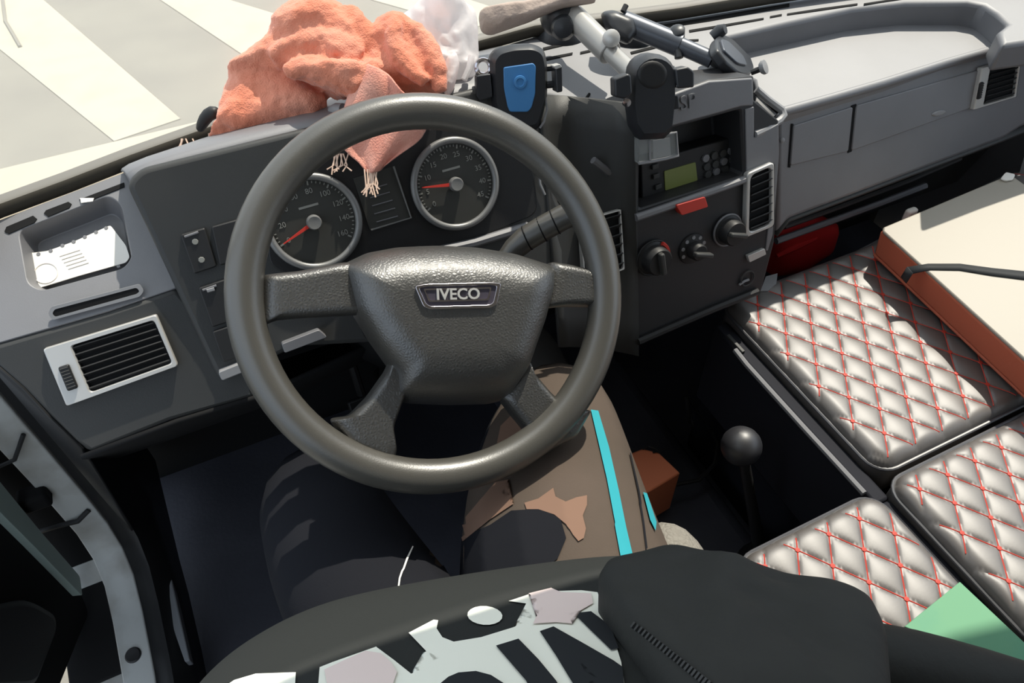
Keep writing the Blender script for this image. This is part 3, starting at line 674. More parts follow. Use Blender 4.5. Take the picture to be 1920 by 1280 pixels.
# lower dished section of the pad
bv = bvh_of(hub)
def onhub(x, y, o=.001):
    r = ray(x, y).normalized(); h, n, i, d = bv.ray_cast(CAM, r); return h + wn * o
EP = Plane(onhub(858, 556, .001), wn); 
hh = onhub(858, 552, .0)
EP = Plane(hh + wn * .0015, wn)
eo = rp([(778, 536), (800, 532), (918, 529), (940, 531), (932, 570), (922, 577), (806, 580), (794, 574)], 5, 3); 
ei = rp([(786, 540), (802, 537), (916, 534), (932, 536), (925, 567), (918, 571), (808, 574), (799, 569)], 4, 3)
em = pslab('badge', eo, EP, .006, M_embl, hub, bevel=.001); em['label'] = 'dark badge with chrome outline and raised letters'
frame('badge_outline', EP.off(.0022).pts(eo), EP.off(.0022).pts(ei), wn, .003, M_chrome, hub, bevel=.0006)
e2 = rp([(794, 541), (922, 538), (916, 563), (804, 566)], 3, 2); e3 = rp([(797, 544), (919, 541), (914, 560), (806, 563)], 3, 2)
frame('badge_inner_line', EP.off(.0014).pts(e2), EP.off(.0014).pts(e3), wn, .002, M_chrome, hub)
text('badge_letters', 'IVECO', .0155, EP.off(.0012)(859, 552), EP(940, 548) - EP(780, 551), wn, M_silver, hub, .0014, bold=.0003)
# seams of the pad
for q in ([(641, 497), (650, 530), (662, 580)], [(1043, 498), (1036, 540), (1030, 575)], [(1002, 660), (985, 700), (962, 748)], [(742, 700), (746, 730)]):
    pass

# ================================================================== THINGS ON THE DASH
# paper card in the left tray
CP = LU.off(-.016)
crd = thing('paper_card', 'white printed paper card lying in the left dash tray', 'card', CP(150, 480))
cpx = [(40, 468), (60, 474), (90, 470), (140, 452), (207, 422), (236, 460), (243, 482), (236, 492), (150, 516), (68, 541)]
pslab('sheet', rp(cpx, 4, 2), CP, .0012, M_card, crd)
for (x, y) in ((49, 474), (72, 474), (95, 468), (117, 458), (138, 451), (159, 442), (180, 433), (199, 425), (222, 497)):
    lathe('punch_mark', CP.off(.0004)(x, y + 2), LU.n, [(.0022, 0), (.002, .0003), (0, .0003)], M_dash, crd, seg=8)
mk('round_stamp', *g_ring(CP.off(.0003)(86, 512), LU.n, .012, .0006, 28, 5), M_cink, crd)
for k in range(5): tube('print_line', CP.off(.0004).pts([(112 + 4 * k, 480 + 6 * k), (150 + 4 * k, 468 + 6 * k)]), .0006, M_cink, crd, seg=5)

# towel heap --------------------------------------------------------
tw = thing('towel', 'crumpled orange towel with frayed pink end on the dashboard', 'towel', oz(620, 230, .79))
def lump(px, d0, bulge, nrm, seed, amp=.006, sc=22, edge=.7, base=.012, slope=None):
    n = V(nrm).normalized()
    pts = [dp(x, y, d0 + (slope(x, y) if slope else 0)) for x, y in rp(px, 18, 7)]
    vs, fs = g_pillow(pts, n, bulge, edge, 22, base)
    o = []; rnd = random.Random(int(seed * 10)); an = rnd.uniform(-.5, .9); dv = V((math.sin(an), .3, math.cos(an)))
    for v_ in vs:
        q = V((v_.x * sc + seed, v_.y * sc * .7, v_.z * sc)); w_ = noise.noise(q * .6)
        ph = q.dot(dv) * 2.6 + 3.5 * noise.noise(q * .45 + V((4, 1, 7)))
        fo = math.sin(ph) + .35 * math.sin(2.3 * ph + 1.0 + 2 * w_)
        o.append(v_ + n * (amp * (fo * .8 + .8 * w_ + .25 * noise.noise(q * 3.2))) + V((.5, 0, .4)) * amp * .6 * noise.noise(q * 1.6))
    return o, fs
tg = G(); n1 = V((-.1, -.55, .83))
tg.add(*lump([(420, 150), (450, 118), (500, 80), (520, 40), (560, 20), (610, 12), (650, 20), (680, 60), (700, 100), (680, 170), (640, 190), (560, 150), (500, 150)], .882, .05, n1, 1.0, amp=.008))
tg.add(*lump([(405, 240), (425, 160), (450, 115), (500, 120), (560, 150), (620, 190), (600, 215), (540, 232), (450, 262), (385, 258)], .885, .03, n1, 4.0, amp=.005))
tg.add(*lump([(500, 122), (530, 90), (600, 72), (680, 95), (690, 125), (600, 128), (540, 132)], .853, .022, n1, 7.0, amp=.005))
tg.add(*lump([(525, 135), (590, 118), (690, 122), (680, 185), (640, 172), (580, 150)], .843, .018, n1, 9.0, amp=.005))
tg.add(*lump([(640, 150), (675, 100), (700, 50), (740, 28), (780, 50), (810, 85), (828, 140), (826, 182), (760, 178), (690, 200)], .882, .045, n1, 12.0, amp=.009))
tg.add(*lump([(560, 60), (600, 15), (650, 14), (690, 60), (680, 110), (640, 60), (600, 40)], .862, .02, n1, 15.0, amp=.005))
for pth, d_, r_ in (([(505, 108), (545, 86), (600, 76), (640, 82), (684, 102)], .838, .015), ([(532, 138), (575, 122), (630, 136), (676, 164)], .832, .013), ([(588, 20), (622, 30), (652, 60), (676, 98)], .842, .013),
                    ([(640, 16), (668, 34), (688, 72), (696, 100)], .848, .012), ([(744, 34), (736, 78), (756, 118), (800, 158)], .836, .012), ([(762, 42), (798, 78), (820, 132), (826, 176)], .848, .013),
                    ([(425, 158), (452, 168), (496, 166), (520, 172)], .868, .009), ([(700, 110), (690, 150), (700, 185)], .836, .012), ([(560, 30), (530, 60), (505, 100)], .862, .010), ([(400, 248), (450, 250), (520, 236), (600, 212)], .872, .008)):
    q_ = [dp(x, y, d_ + .007) for x, y in pth]; f_ = []
    for k in range(len(q_) - 1):
        for j_ in range(5): f_.append(q_[k].lerp(q_[k + 1], j_ / 5))
    f_.append(q_[-1]); f_ = [f_[max(0, i - 1)].lerp(f_[min(len(f_) - 1, i + 1)], .5).lerp(f_[i], .4) for i in range(len(f_))]
    tg.add(*g_tube(f_, [r_ * (.35 + .65 * math.sin(math.pi * (i + .5) / len(f_)) ** .6 + .04 * math.sin(i * .9)) for i in range(len(f_))], 12))
tc = tg.mk('terry_cloth', M_towel, tw, ang=180)
rm = tc.modifiers.new('fuse', 'REMESH'); rm.mode = 'VOXEL'; rm.voxel_size = .0026; rm.use_smooth_shade = True
sm = tc.modifiers.new('soften', 'SMOOTH'); sm.factor = .5; sm.iterations = 6
tx = bpy.data.textures.new('terry_loops', 'CLOUDS'); tx.noise_scale = .009; tx.noise_depth = 2
dm = tc.modifiers.new('loops', 'DISPLACE'); dm.texture = tx; dm.texture_coords = 'GLOBAL'; dm.strength = .0045; dm.mid_level = .5
# pink woven band hanging over the hood behind the rim
hb_ = []
for (x0, y0, x1, y1, d) in ((672, 110, 735, 140, .835), (662, 140, 755, 172, .835), (656, 172, 785, 190, .84), (640, 215, 808, 215, .845), (632, 250, 800, 245, .85), (640, 285, 785, 268, .853), (672, 305, 752, 290, .855), (688, 330, 716, 318, .855)):
    hb_.append([dp(x0 + (x1 - x0) * k / 6, y0 + (y1 - y0) * k / 6, d - .008 * math.sin(k * 1.6 + y0 * .03)) for k in range(7)])
mk('woven_band', *g_loft(hb_), M_towelp, tw, solid=.004, subd=1)
tf = G()
for (x, y, n_, L) in ((640, 296, 8, 34), (696, 325, 12, 46), (352, 268, 6, 14), (395, 258, 5, 16)):
    for k in range(n_):
        x0 = x + random.uniform(-14, 14); d = .853 if x > 500 else .90
        tf.add(*g_tube([dp(x0, y - 8, d), dp(x0 + random.uniform(-8, 8), y + L * .4, d), dp(x0 + random.uniform(-16, 10), y + L * random.uniform(.6, 1), d)], .0009, 5))
tf.add(*g_tube([dp(360 + 18 * math.cos(a), 262 + 14 * math.sin(a), .93) for a in [k * .7 for k in range(8)]], .001, 5))
tf.add(*g_tube([dp(x, y, .93) for x, y in ((490, 240), (530, 252), (552, 262), (566, 264))], .0012, 5))
tf.mk('fringe_threads', M_thread, tw)['kind'] = 'stuff'

# plastic bag --------------------------------------------------------
bag = thing('plastic_bag', 'white crumpled plastic bag between towel and phone holder', 'bag', oz(840, 150, .77))
bg_ = G()
vs, fs = lump([(745, 60), (760, 25), (800, 2), (850, -4), (885, 20), (898, 60), (895, 120), (890, 165), (850, 182), (800, 178), (760, 120)], .95, .06, n1, 31.0, amp=.010, sc=34, edge=.85)
bg_.add(vs, fs); bg_.mk('film', M_bag, bag, ang=180)
b2 = G(); b2.add(*lump([(826, 150), (838, 108), (855, 98), (862, 120), (852, 160), (838, 178)], .885, .012, n1, 35.0, amp=.004, sc=40)); b2.mk('tied_handle', M_bag, bag, ang=180)
tube('handle_loop', [dp(x, y, .90) for x, y in ((870, 150), (880, 128), (884, 105))] , .004, M_bag, bag, seg=8)

# small things near the glass
tube_ = tube('black_cap', [oz(372, 248, .775), dp(383, 222, .89), dp(398, 208, .885), dp(412, 214, .885)], [.005, .008, .009, .007], M_black, None, seg=12, subd=1); tag(tube_, 'small black cap at the left end of the towel', 'cap')
gt_ = tube('grey_tube', [dp(622, 208, .875), dp(632, 206, .87), dp(644, 206, .865)], [.006, .008, .0075], M_lip, None, seg=12); tag(gt_, 'small grey tube end under the towel', 'tube')
dc = thing('pinkish_form', 'unidentified pinkish form lying against the windscreen behind the bag', 'cloth', oz(980, 30, .78))  # stand-in for a pinkish form that was not identified
dg = G(); dg.add(*lump([(895, 20), (960, 4), (1080, -16), (1130, -10), (1060, 12), (1000, 32), (920, 58), (902, 52)], 1.0, .015, n1, 41, amp=.008, sc=16, base=.006)); dg.mk('pinkish_fold', M_pinkish, dc, ang=180)

# ------------------------------------------------------------------ phone holders
NB = (CAM - dp(975, 150, .9)).normalized()
def cradle_plane(px, d, tilt=0): return Plane(dp(*px, d), (elev(24 + tilt) + V((-.25, 0, 0))).normalized())
h1 = thing('phone_holder', 'black phone holder with blue centre pad above the wheel', 'phone holder', oz(985, 225, .75), 'phone holders on the dashboard')
K1 = cradle_plane((975, 150), .905)
pillow('cradle', K1.pts(rp([(918, 108), (930, 92), (960, 84), (1000, 82), (1020, 92), (1026, 120), (1026, 180), (1018, 215), (1008, 244), (940, 250), (922, 200)], 10)), K1.n, .008, M_holder, h1, edge=.12, base=.016)
pd = pslab('pad', rp([(944, 126), (1000, 118), (1005, 124), (1004, 176), (997, 202), (990, 210), (956, 210), (952, 200), (945, 165)], 4), K1.off(.0095), .004, M_blue, h1, bevel=.0012)
lathe('screw', K1.off(.0095)(975, 154), K1.n, [(.008, 0), (.0075, .002), (.005, .0025), (.004, .001), (0, .001)], M_blue, pd, seg=18)
for yy in (128, 160): tube('jaw_rod', K1.off(-.004).pts([(1015, yy), (1046, yy - 3)]), .0045, M_holder, h1, seg=8)
pslab('jaw', rp([(1041, 124), (1054, 122), (1055, 172), (1044, 174)], 3), K1.off(.018), .026, M_holder, h1, bevel=.002)
pslab('jaw_cap', rp([(1038, 124), (1050, 120), (1054, 126), (1042, 130)], 2), K1.off(.02), .02, M_silver, h1, bevel=.001)
mk('side_ring', *g_ring(K1.off(-.006)(906, 126), K1.n, .0085, .0028, 24, 8), M_chrome, h1)
pslab('jaw', rp([(893, 142), (920, 138), (924, 182), (900, 190), (893, 180)], 3), K1.off(.006), .02, M_holder, h1, bevel=.002)
mk('wire_clip', *g_tube(K1.off(.002).pts([(893, 136), (902, 144), (915, 146)]), .002, 6), M_chrome, h1)
tube('foot', [K1.off(-.02)(975, 190), K1.off(-.05)(985, 225), DK(990, 200) + V((0, 0, -.004))], [.014, .016, .024], M_black, h1, seg=14)
tube('charging_wire', K1.off(.002).pts([(1022, 180), (1026, 205), (1020, 228), (1012, 240)]), .0016, M_lip, h1, seg=6)

h2 = thing('phone_holder', 'black round topped phone holder in front of the radio, on a pale arm', 'phone holder', oz(1220, 200, .74), 'phone holders on the dashboard')
K2 = cradle_plane((1225, 180), .90)
arc = [(1224 + 42 * math.cos(math.radians(a)), 140 - 40 * math.sin(math.radians(a))) for a in range(0, 181, 18)]
pillow('cradle', K2.pts([(1260, 245), (1266, 190)] + arc + [(1180, 200), (1186, 240), (1200, 262), (1245, 260)]), K2.n, .010, M_holder, h2, edge=.15, base=.02)
pillow('pad', K2.off(.009).pts([(1223 + 30 * math.cos(k * math.pi / 10), 140 + 28 * math.sin(k * math.pi / 10)) for k in range(20)]), K2.n, .003, M_black, h2, edge=.3)
pslab('jaw', rp([(1152, 148), (1178, 138), (1184, 142), (1186, 176), (1172, 186), (1153, 182)], 4), K2.off(.02), .02, M_holder, h2, bevel=.002)
pslab('jaw', rp([(1266, 130), (1290, 125), (1302, 134), (1302, 164), (1270, 166)], 4), K2.off(.014), .02, M_holder, h2, bevel=.002)
pslab('jaw', rp([(1258, 180), (1272, 180), (1274, 204), (1258, 206)], 3), K2.off(.006), .01, M_holder, h2, bevel=.001)
lathe('bolt', K2.off(.01)(1174, 192), K2.n, [(.005, 0), (.005, .004), (0, .005)], M_chrome, h2, seg=12)
lathe('bolt', K2.off(.008)(1270, 160), K2.n, [(.003, 0), (.003, .004), (0, .005)], M_chrome, h2, seg=10)
a0, a1, a2, a3 = dp(1066, 22, 1.03), dp(1145, 100, .985), dp(1150, 105, .982), dp(1215, 165, .925)
tube('outer_tube', [a0, a1], [.0165, .0165], M_arm, h2, seg=18, bevel=.002)
tube('inner_tube', [a1 - (a2 - a1) * 3, a3], .0115, M_arm, h2, seg=16)
lathe('clamp_screw', dp(1146, 72, .965), (CAM - a1).normalized(), [(.011, -.012), (.0115, 0), (.011, .008), (.006, .011), (0, .011)], M_silver, h2, seg=18)
lathe('ball_joint', dp(1050, 30, 1.03), (CAM - a0), [(.0, -.03), (.018, -.024), (.026, -.01), (.028, 0), (.024, .012), (.014, .02), (0, .023)], M_holder, h2, seg=24)
lathe('suction_cup', oz(1052, 66, .747) , (-.1, -.25, 1), [(.042, -.004), (.041, .004), (.030, .016), (.016, .03), (0, .034)], M_holder, h2, seg=28)
lathe('tension_knob', dp(1056, 52, 1.015), (CAM - a0), [(.016, -.012), (.017, 0), (.013, .01), (0, .013)], M_holder, h2, seg=20)

h3 = thing('phone_holder', 'black phone holder seen edge on at the right, on a long dark arm', 'phone holder', oz(1390, 140, .75), 'phone holders on the dashboard')
b0, b1, b2_, b3 = dp(1165, 40, 1.045), dp(1275, 85, 1.035), dp(1280, 87, 1.035), dp(1335, 112, 1.025)
mda = mat('dark_arm', (86, 90, 98), .35, .5, metal=.3)
tube('outer_tube', [b0, b1], .0155, mda, h3, seg=16); tube('inner_tube', [b1 - (b2_ - b1) * 3, b3], .0115, mda, h3, seg=16)
lathe('clamp_screw', dp(1270, 62, 1.03), (dp(1270, 50, 1.0) - dp(1270, 75, 1.02)), [(.010, -.012), (.0105, .006), (.006, .009), (0, .009)], M_holder, h3, seg=16)
lathe('clamp_foot', dp(1272, 98, 1.03), (dp(1272, 110, 1.05) - dp(1270, 90, 1.05)), [(.006, -.006), (.006, .008), (0, .009)], M_holder, h3, seg=12)
pillow('elbow', [dp(x, y, 1.035) for x, y in rp([(1128, 22), (1150, 18), (1190, 34), (1196, 60), (1180, 84), (1150, 70), (1136, 50)], 8)], NB, .014, M_holder, h3, edge=.6, base=.02)
tube('pivot_pin', [dp(1168, 22, 1.03), dp(1174, 10, 1.03)], .004, M_black, h3, seg=8)
lathe('suction_cup', oz(1185, 66, .747), (0, -.1, 1), [(.04, -.004), (.038, .006), (.022, .02), (0, .03)], M_holder, h3, seg=24)
K3n = V((.55, -.35, .75)).normalized()
K3 = Plane(dp(1375, 100, 1.03), K3n)
pslab('cradle', rp([(1344, 70), (1356, 62), (1374, 72), (1408, 106), (1416, 128), (1408, 140), (1388, 138), (1362, 116), (1344, 92)], 6), K3, .014, M_holder, h3, bevel=.003)
pslab('pad', rp([(1352, 72), (1366, 76), (1394, 104), (1402, 122), (1384, 118), (1358, 94)], 5), K3.off(.003), .004, mda, h3, bevel=.001)
tube('top_jaw', [dp(1336, 70, 1.04), dp(1350, 58, 1.035), dp(1360, 54, 1.03)], [.008, .0095, .007], M_holder, h3, seg=10)
tube('lower_jaw', [dp(1336, 108, 1.05), dp(1355, 122, 1.04), dp(1380, 138, 1.03)], [.010, .010, .007], M_holder, h3, seg=10)
tube('thumb_screw', [dp(1408, 136, 1.02), dp(1424, 130, 1.015)], .004, M_black, h3, seg=8)
lathe('thumb_screw_head', dp(1430, 127, 1.012), dp(1434, 126, 1.01) - dp(1424, 130, 1.015), [(.007, -.003), (.0095, 0), (.0095, .004), (0, .005)], M_lip, h3, seg=14)

# ================================================================== SEATS
def cushion(name, label, x0, x1, y0, y1, z, lx=.0, ly=.0, rise=None, group='quilted seat covers'):
    t = thing(name, label, 'seat', ((x0 + x1) / 2, (y0 + y1) / 2, 0), group)
    px_, py_ = .0490, .0692; gx, gy = px_ / 16, py_ / 16; rr = .03
    i0, i1 = round((x0 - lx) / gx), round((x1 - lx) / gx); j0, j1 = round((y0 - ly) / gy), round((y1 - ly) / gy)
    x0, x1, y0, y1 = lx + gx * i0, lx + gx * i1, ly + gy * j0, ly + gy * j1; nx, ny = i1 - i0, j1 - j0
    def edge(x, y):
        dx = min(x - x0, x1 - x); dy = min(y - y0, y1 - y)
        if dx < rr and dy < rr: return rr - math.hypot(rr - dx, rr - dy)
        return min(dx, dy)
    def qv(x, y):
        u = (x - lx) / px_; v_ = (y - ly) / py_
        return abs(math.sin(math.pi * (u + v_)) * math.sin(math.pi * (u - v_)))
    def hgt(x, y):
        q = qv(x, y) ** .45
        e = edge(x, y); k = max(0, min(1, e / .02)); k = math.sqrt(max(0, 1 - (1 - k) ** 2))
        return z + (math.tan(math.radians(10)) * max(0, x - rise) if rise else 0) - .016 + .016 * k + .0038 * q * (.25 + .75 * k)
    vs = []; fs = []; ql = []
    for j in range(ny + 1):
        for i in range(nx + 1):
            x, y = x0 + gx * i, y0 + gy * j; ql.append(qv(x, y) < 1e-4)
            dx = min(x - x0, x1 - x); dy = min(y - y0, y1 - y)
            if dx < rr and dy < rr:                     # pull the corner onto its round
                d = math.hypot(rr - dx, rr - dy)
                if d > rr:
                    cx = x0 + rr if x - x0 < rr else x1 - rr; cy = y0 + rr if y - y0 < rr else y1 - rr
                    x, y = cx + (x - cx) * rr / d, cy + (y - cy) * rr / d
            vs.append(V((x, y, hgt(x, y))))
    for j in range(ny):
        for i in range(nx):
            a = j * (nx + 1) + i; b, c, d = a + 1, a + nx + 2, a + nx + 1
            if ql[b] and ql[d]: fs += [(a, b, d), (b, c, d)]
            else: fs += [(a, b, c), (a, c, d)]
    rim = [i for i in range(nx + 1)] + [j * (nx + 1) + nx for j in range(1, ny + 1)] + [ny * (nx + 1) + i for i in range(nx - 1, -1, -1)] + [j * (nx + 1) for j in range(ny - 1, 0, -1)]
    k0 = len(vs); vs += [V((vs[i].x, vs[i].y, z - .075)) for i in rim]; R = len(rim)
    for i in range(R): fs.append((rim[i], rim[(i + 1) % R], k0 + (i + 1) % R, k0 + i))
    mk('quilted_top', vs, fs, M_leather, t, ang=60, fix=True)
    # thread lines and knots
    sg = G(); kn = G()
    i0, i1 = int((x0 - lx) / px_ - (y1 - ly) / py_) - 30, int((x1 - lx) / px_ + (y1 - ly) / py_) + 30
    for s in (1, -1):
        for c in range(i0, i1):
            path = []
            N = int((y1 - y0) / .006)
            for j in range(N + 1):
                y = y0 + (y1 - y0) * j / N; x = lx + px_ * (c - s * (y - ly) / py_)
                if x0 + .006 < x < x1 - .006 and edge(x, y) > .008: path.append(V((x, y, hgt(x, y) + .0005)))
            if len(path) > 2: sg.add(*g_tube(path, .00095, 4, True, .8))
    for j in range(-40, 40):
        for i in range(-60, 60):
            x = lx + px_ * (i + .5 * (j % 2)); y = ly + py_ * j / 2
            if x0 < x < x1 and y0 < y < y1 and edge(x, y) > .016:
                kn.add(*g_lathe(V((x, y, hgt(x, y) + .0003)), (0, 0, 1), [(.0038, 0), (.0032, .0014), (0, .0018)], 6))
    sg.mk('red_stitching', M_stitch, t)['kind'] = 'stuff'; kn.mk('stitch_knots', M_stitch, t)['kind'] = 'stuff'
    # piping round the edge
    pp = []
    for (cx, cy, a) in ((x1 - rr, y1 - rr, 0), (x0 + rr, y1 - rr, 90), (x0 + rr, y0 + rr, 180), (x1 - rr, y0 + rr, 270)):
        for k in range(7):
            q = math.radians(a + 15 * k); px1 = cx + math.cos(q) * (rr + .001); pp.append(V((px1, cy + math.sin(q) * (rr + .001), z - .015 + (math.tan(math.radians(10)) * max(0, px1 - rise) if rise else 0))))
    if rise: pp.insert(7, V((rise, y1 + .001, z - .015))); pp.insert(22, V((rise, y0 - .001, z - .015)))
    pp.append(pp[0].copy()); tube('piping', pp, .0028, M_piping, t, seg=8)
    # base under the pad
    mk('base', *g_box(((x0 + x1) / 2, (y0 + y1) / 2, (z - .07) / 2), x1 - x0 - .01, y1 - y0 - .01, z - .07), M_boxside, t, bevel=.01)
    return t
cushion('quilted_seat', 'quilted black seat with red stitching holding the white book', .664, 1.30, .278, .640, .415, lx=.757, ly=.461, rise=.955)
cushion('quilted_seat', 'quilted seat with red stitching at the right edge behind the book', .662, 1.30, -.25, .268, .415, lx=.734, ly=.236)
cushion('quilted_seat', 'small quilted seat beside the driver with green paper on it', .415, .636, -.25, .262, .415, lx=.438, ly=.237)
# black frame rail beside the seats
rail = thing('seat_rail', 'dark seat frame rail along the quilted seats', 'rail', (.648, .3, 0))
mk('beam', *g_box((.649, .43, .30), .024, .36, .18), M_boxside, rail, bevel=.004)
tube('edge_strip', [ox(1378, 656, .633), ox(1400, 684, .633), ox(1505, 800, .633), ox(1620, 925, .633)], .0045, M_dash, rail, seg=8)
mk('end_tab', *g_slab([ox(1352, 655, .64), ox(1362, 628, .64), ox(1392, 660, .64), ox(1378, 690, .64)], (-1, 0, 0), .006), M_dashd, rail, bevel=.001)
mk('gap_beam', *g_box((.649, .0, .36), .022, .5, .06), M_boxside, rail, bevel=.006)
tg_ = pslab('fabric_tag', [(1426, 545), (1436, 518), (1458, 512), (1456, 530), (1440, 545)], Plane((0, 0, .42), (0, 0, 1)), .004, M_lip); tag(tg_, 'small grey tag at the far corner of the quilted seat', 'tag')

rb = thing('red_bag', 'red fabric bag under the dashboard behind the quilted seat', 'bag', (.85, .74, 0))
pillow('pouch', [oy(x, y, .73) for x, y in rp([(1440, 430), (1520, 405), (1575, 420), (1560, 470), (1500, 510), (1446, 520)], 12)], (0, -1, .2), .02, M_redbag, rb, edge=.6, base=.06)
mk('fold', *g_tube([oy(x, y, .712) for x, y in ((1456, 480), (1490, 462), (1530, 446))], [.004, .008, .004], 8), M_redbag, rb)

# book on the far seat
ZB = .424; HB = .063; TB = math.radians(10)
b00 = oz(1650, 428, ZB + HB); ey = (oz(1920, 672, ZB + HB) - b00).normalized()
sd0 = V((-ey.y, ey.x, 0)); ex = sd0 * math.cos(TB) + V((0, 0, 1)) * math.sin(TB); ez = ex.cross(ey); ez = ez if ez.z > 0 else -ez
Wd, Ln = .246, .35; EL = Plane(b00 + ez * .0016, ez)
b00 = b00 - ez * HB
book = thing('book', 'thick white book with orange page edge and black elastic band', 'book', b00 + ex * Wd / 2 + ey * Ln / 2)
def bkq(u, v_, z): return b00 + ex * u * Wd + ey * v_ * Ln + ez * z
mk('cover', *g_slab([bkq(u, v_, HB) for u, v_ in ((0.025, 0), (1, 0), (1, 1), (0, 1), (0, .02))], ez, .006), M_book, book, bevel=.0025)
mk('cover', *g_slab([bkq(u, v_, .005) for u, v_ in ((-.0, 0), (1, 0), (1, 1), (-.0, 1))], ez, .005), M_pages, book, bevel=.002)
mk('page_block', *g_slab([bkq(u, v_, HB - .006) for u, v_ in ((0.005, .0), (.99, .01), (.99, .99), (0.0, .99))], ez, HB - .011), M_pages, book, bevel=.004)
el = [EL.pts([(1702, 500), (1740, 494), (1800, 494), (1860, 502), (1940, 510)]), EL.pts([(1712, 512), (1745, 505), (1800, 506), (1860, 516), (1940, 526)])]
for row in el:
    q_ = row[-1] - b00; uu, vv = q_.dot(ex) / Wd, q_.dot(ey) / Ln; du = 1.0 - uu; q0_ = row[-2] - b00
    row.append(bkq(1.002, vv + (vv - q0_.dot(ey) / Ln) / max(1e-3, uu - q0_.dot(ex) / Wd) * du * .5, HB + .0016))
mk('elastic_band', *g_loft(el), M_elastic, book, solid=.0016)
mk('elastic_side', [EL(1702, 500), EL(1712, 512), EL(1712, 512) + V((-.003, 0, -.02)), EL(1702, 500) + V((-.003, 0, -.02))], [(0, 1, 2, 3)], M_elastic, book, solid=.0015)
pslab('corner_tear', rp([(1876, 334), (1886, 322), (1904, 326), (1900, 336), (1886, 338)], 3), EL.off(.003), .003, M_card, book, bevel=.001)
gp = pslab('green_paper', [(1696, 1174), (1800, 1090), (1940, 1222), (2000, 1290), (1900, 1260)], Plane((0, 0, .424), (0, 0, 1)), .004, M_green, bevel=.0008); tag(gp, 'green paper sheet on the small quilted seat', 'paper')
wt = mk('white_clip', *g_box(oz(1706, 402, .45), .022, .012, .024), M_card, None, bevel=.004); tag(wt, 'small white clip behind the far end of the book', 'clip')

# right door details
tube('belt_strap', [V((1.40, .66, .36)), V((1.40, .72, .60)), V((1.40, .60, 1.0))], .014, M_lip, rw, seg=8, flat=.4)

# ================================================================== FLOOR AREA
tn = mk('engine_tunnel', *g_box((.50, .665, .035), .28, .77, .07), M_floor, None, bevel=.03, seg=4); tag(tn, 'black carpeted engine tunnel between driver and quilted seats', 'tunnel')
gl = thing('gear_lever', 'black ball topped gear lever beside the quilted seats', 'gear lever', oz(1428, 1045, .10))
kc = oz(1390, 836, .36); kb = oz(1430, 1060, .075)
Rk = 38 / F * fw.dot(kc - CAM)
ax = (kc - kb).normalized()
lathe('knob', kc, ax, [(0, -Rk)] + [(Rk * math.cos(math.radians(a)), Rk * math.sin(math.radians(a))) for a in range(-75, 90, 15)] + [(0, Rk)], mat('glossy_black_knob', (40, 40, 44), .45, .9), gl, seg=28, ang=180)
tube('shaft', [kb, kb.lerp(kc, .5), kc], [.011, .009, .008], M_black, gl, seg=12)
lathe('boot', kb - V((0, 0, .004)), ax, [(.05, -.005), (.045, .01), (.03, .03), (.018, .05), (0, .052)], M_pit, gl, seg=20)
ob = thing('orange_box', 'flat orange box on the floor beside the driver leg', 'box', oz(1225, 890, .10))
PO = Plane((0, 0, .19), (0, 0, 1))
pslab('box_body', [(1150, 862), (1205, 840), (1236, 848), (1276, 886), (1212, 924), (1160, 960)], PO, .118, M_orange, ob, bevel=.003)
tube('tie_string', PO.off(.003).pts([(1205, 842), (1216, 836), (1228, 840), (1236, 846), (1224, 848)]), .0015, M_black, ob, seg=6)
cb = tube('cable', [oz(x, y, z) for x, y, z in ((1288, 745, .14), (1292, 790, .12), (1300, 800, .12), (1288, 748, .13), (1325, 790, .12), (1346, 830, .12), (1340, 870, .12), (1310, 900, .12), (1268, 908, .12))], .004, M_black, None, seg=8); tag(cb, 'thin black cable looping over the engine tunnel', 'cable')

# pedals
for (x, lab) in ((.10, 'black clutch pedal in the dark left of the column'), (.26, 'black brake pedal in the dark under the column')):
    pdl = thing('pedal', lab, 'pedal', (x, .88, .02))
    mk('pad', *g_box((x, .86, .17), .06, .07, .012, V((1, 0, 0)), V((0, .5, .87))), M_black, pdl, bevel=.004)
    tube('arm', [V((x, .87, .17)), V((x, .93, .32)), V((x, .96, .42))], .008, M_black, pdl, seg=8)

# driver's seat
ds = thing('driver_seat', 'dark driver seat with grey mesh corner beside the gear lever', 'seat', (.12, .0, 0))
def rbox(name, c, sx, sy, sz, mat_, parent, bevel=.04, u=V((1, 0, 0)), v=V((0, 1, 0))): return mk(name, *g_box(c, sx, sy, sz, u, v), mat_, parent, bevel=bevel, seg=4)
rbox('seat_cushion', (.145, .06, .345), .51, .60, .15, M_mesh, ds, .05)
rbox('backrest', (.125, -.38, .75), .48, .14, .80, M_seat, ds, .05, V((1, 0, 0)), V((0, .97, .24)))
rbox('seat_base', (.125, .0, .13), .36, .36, .25, M_pit, ds, .01)

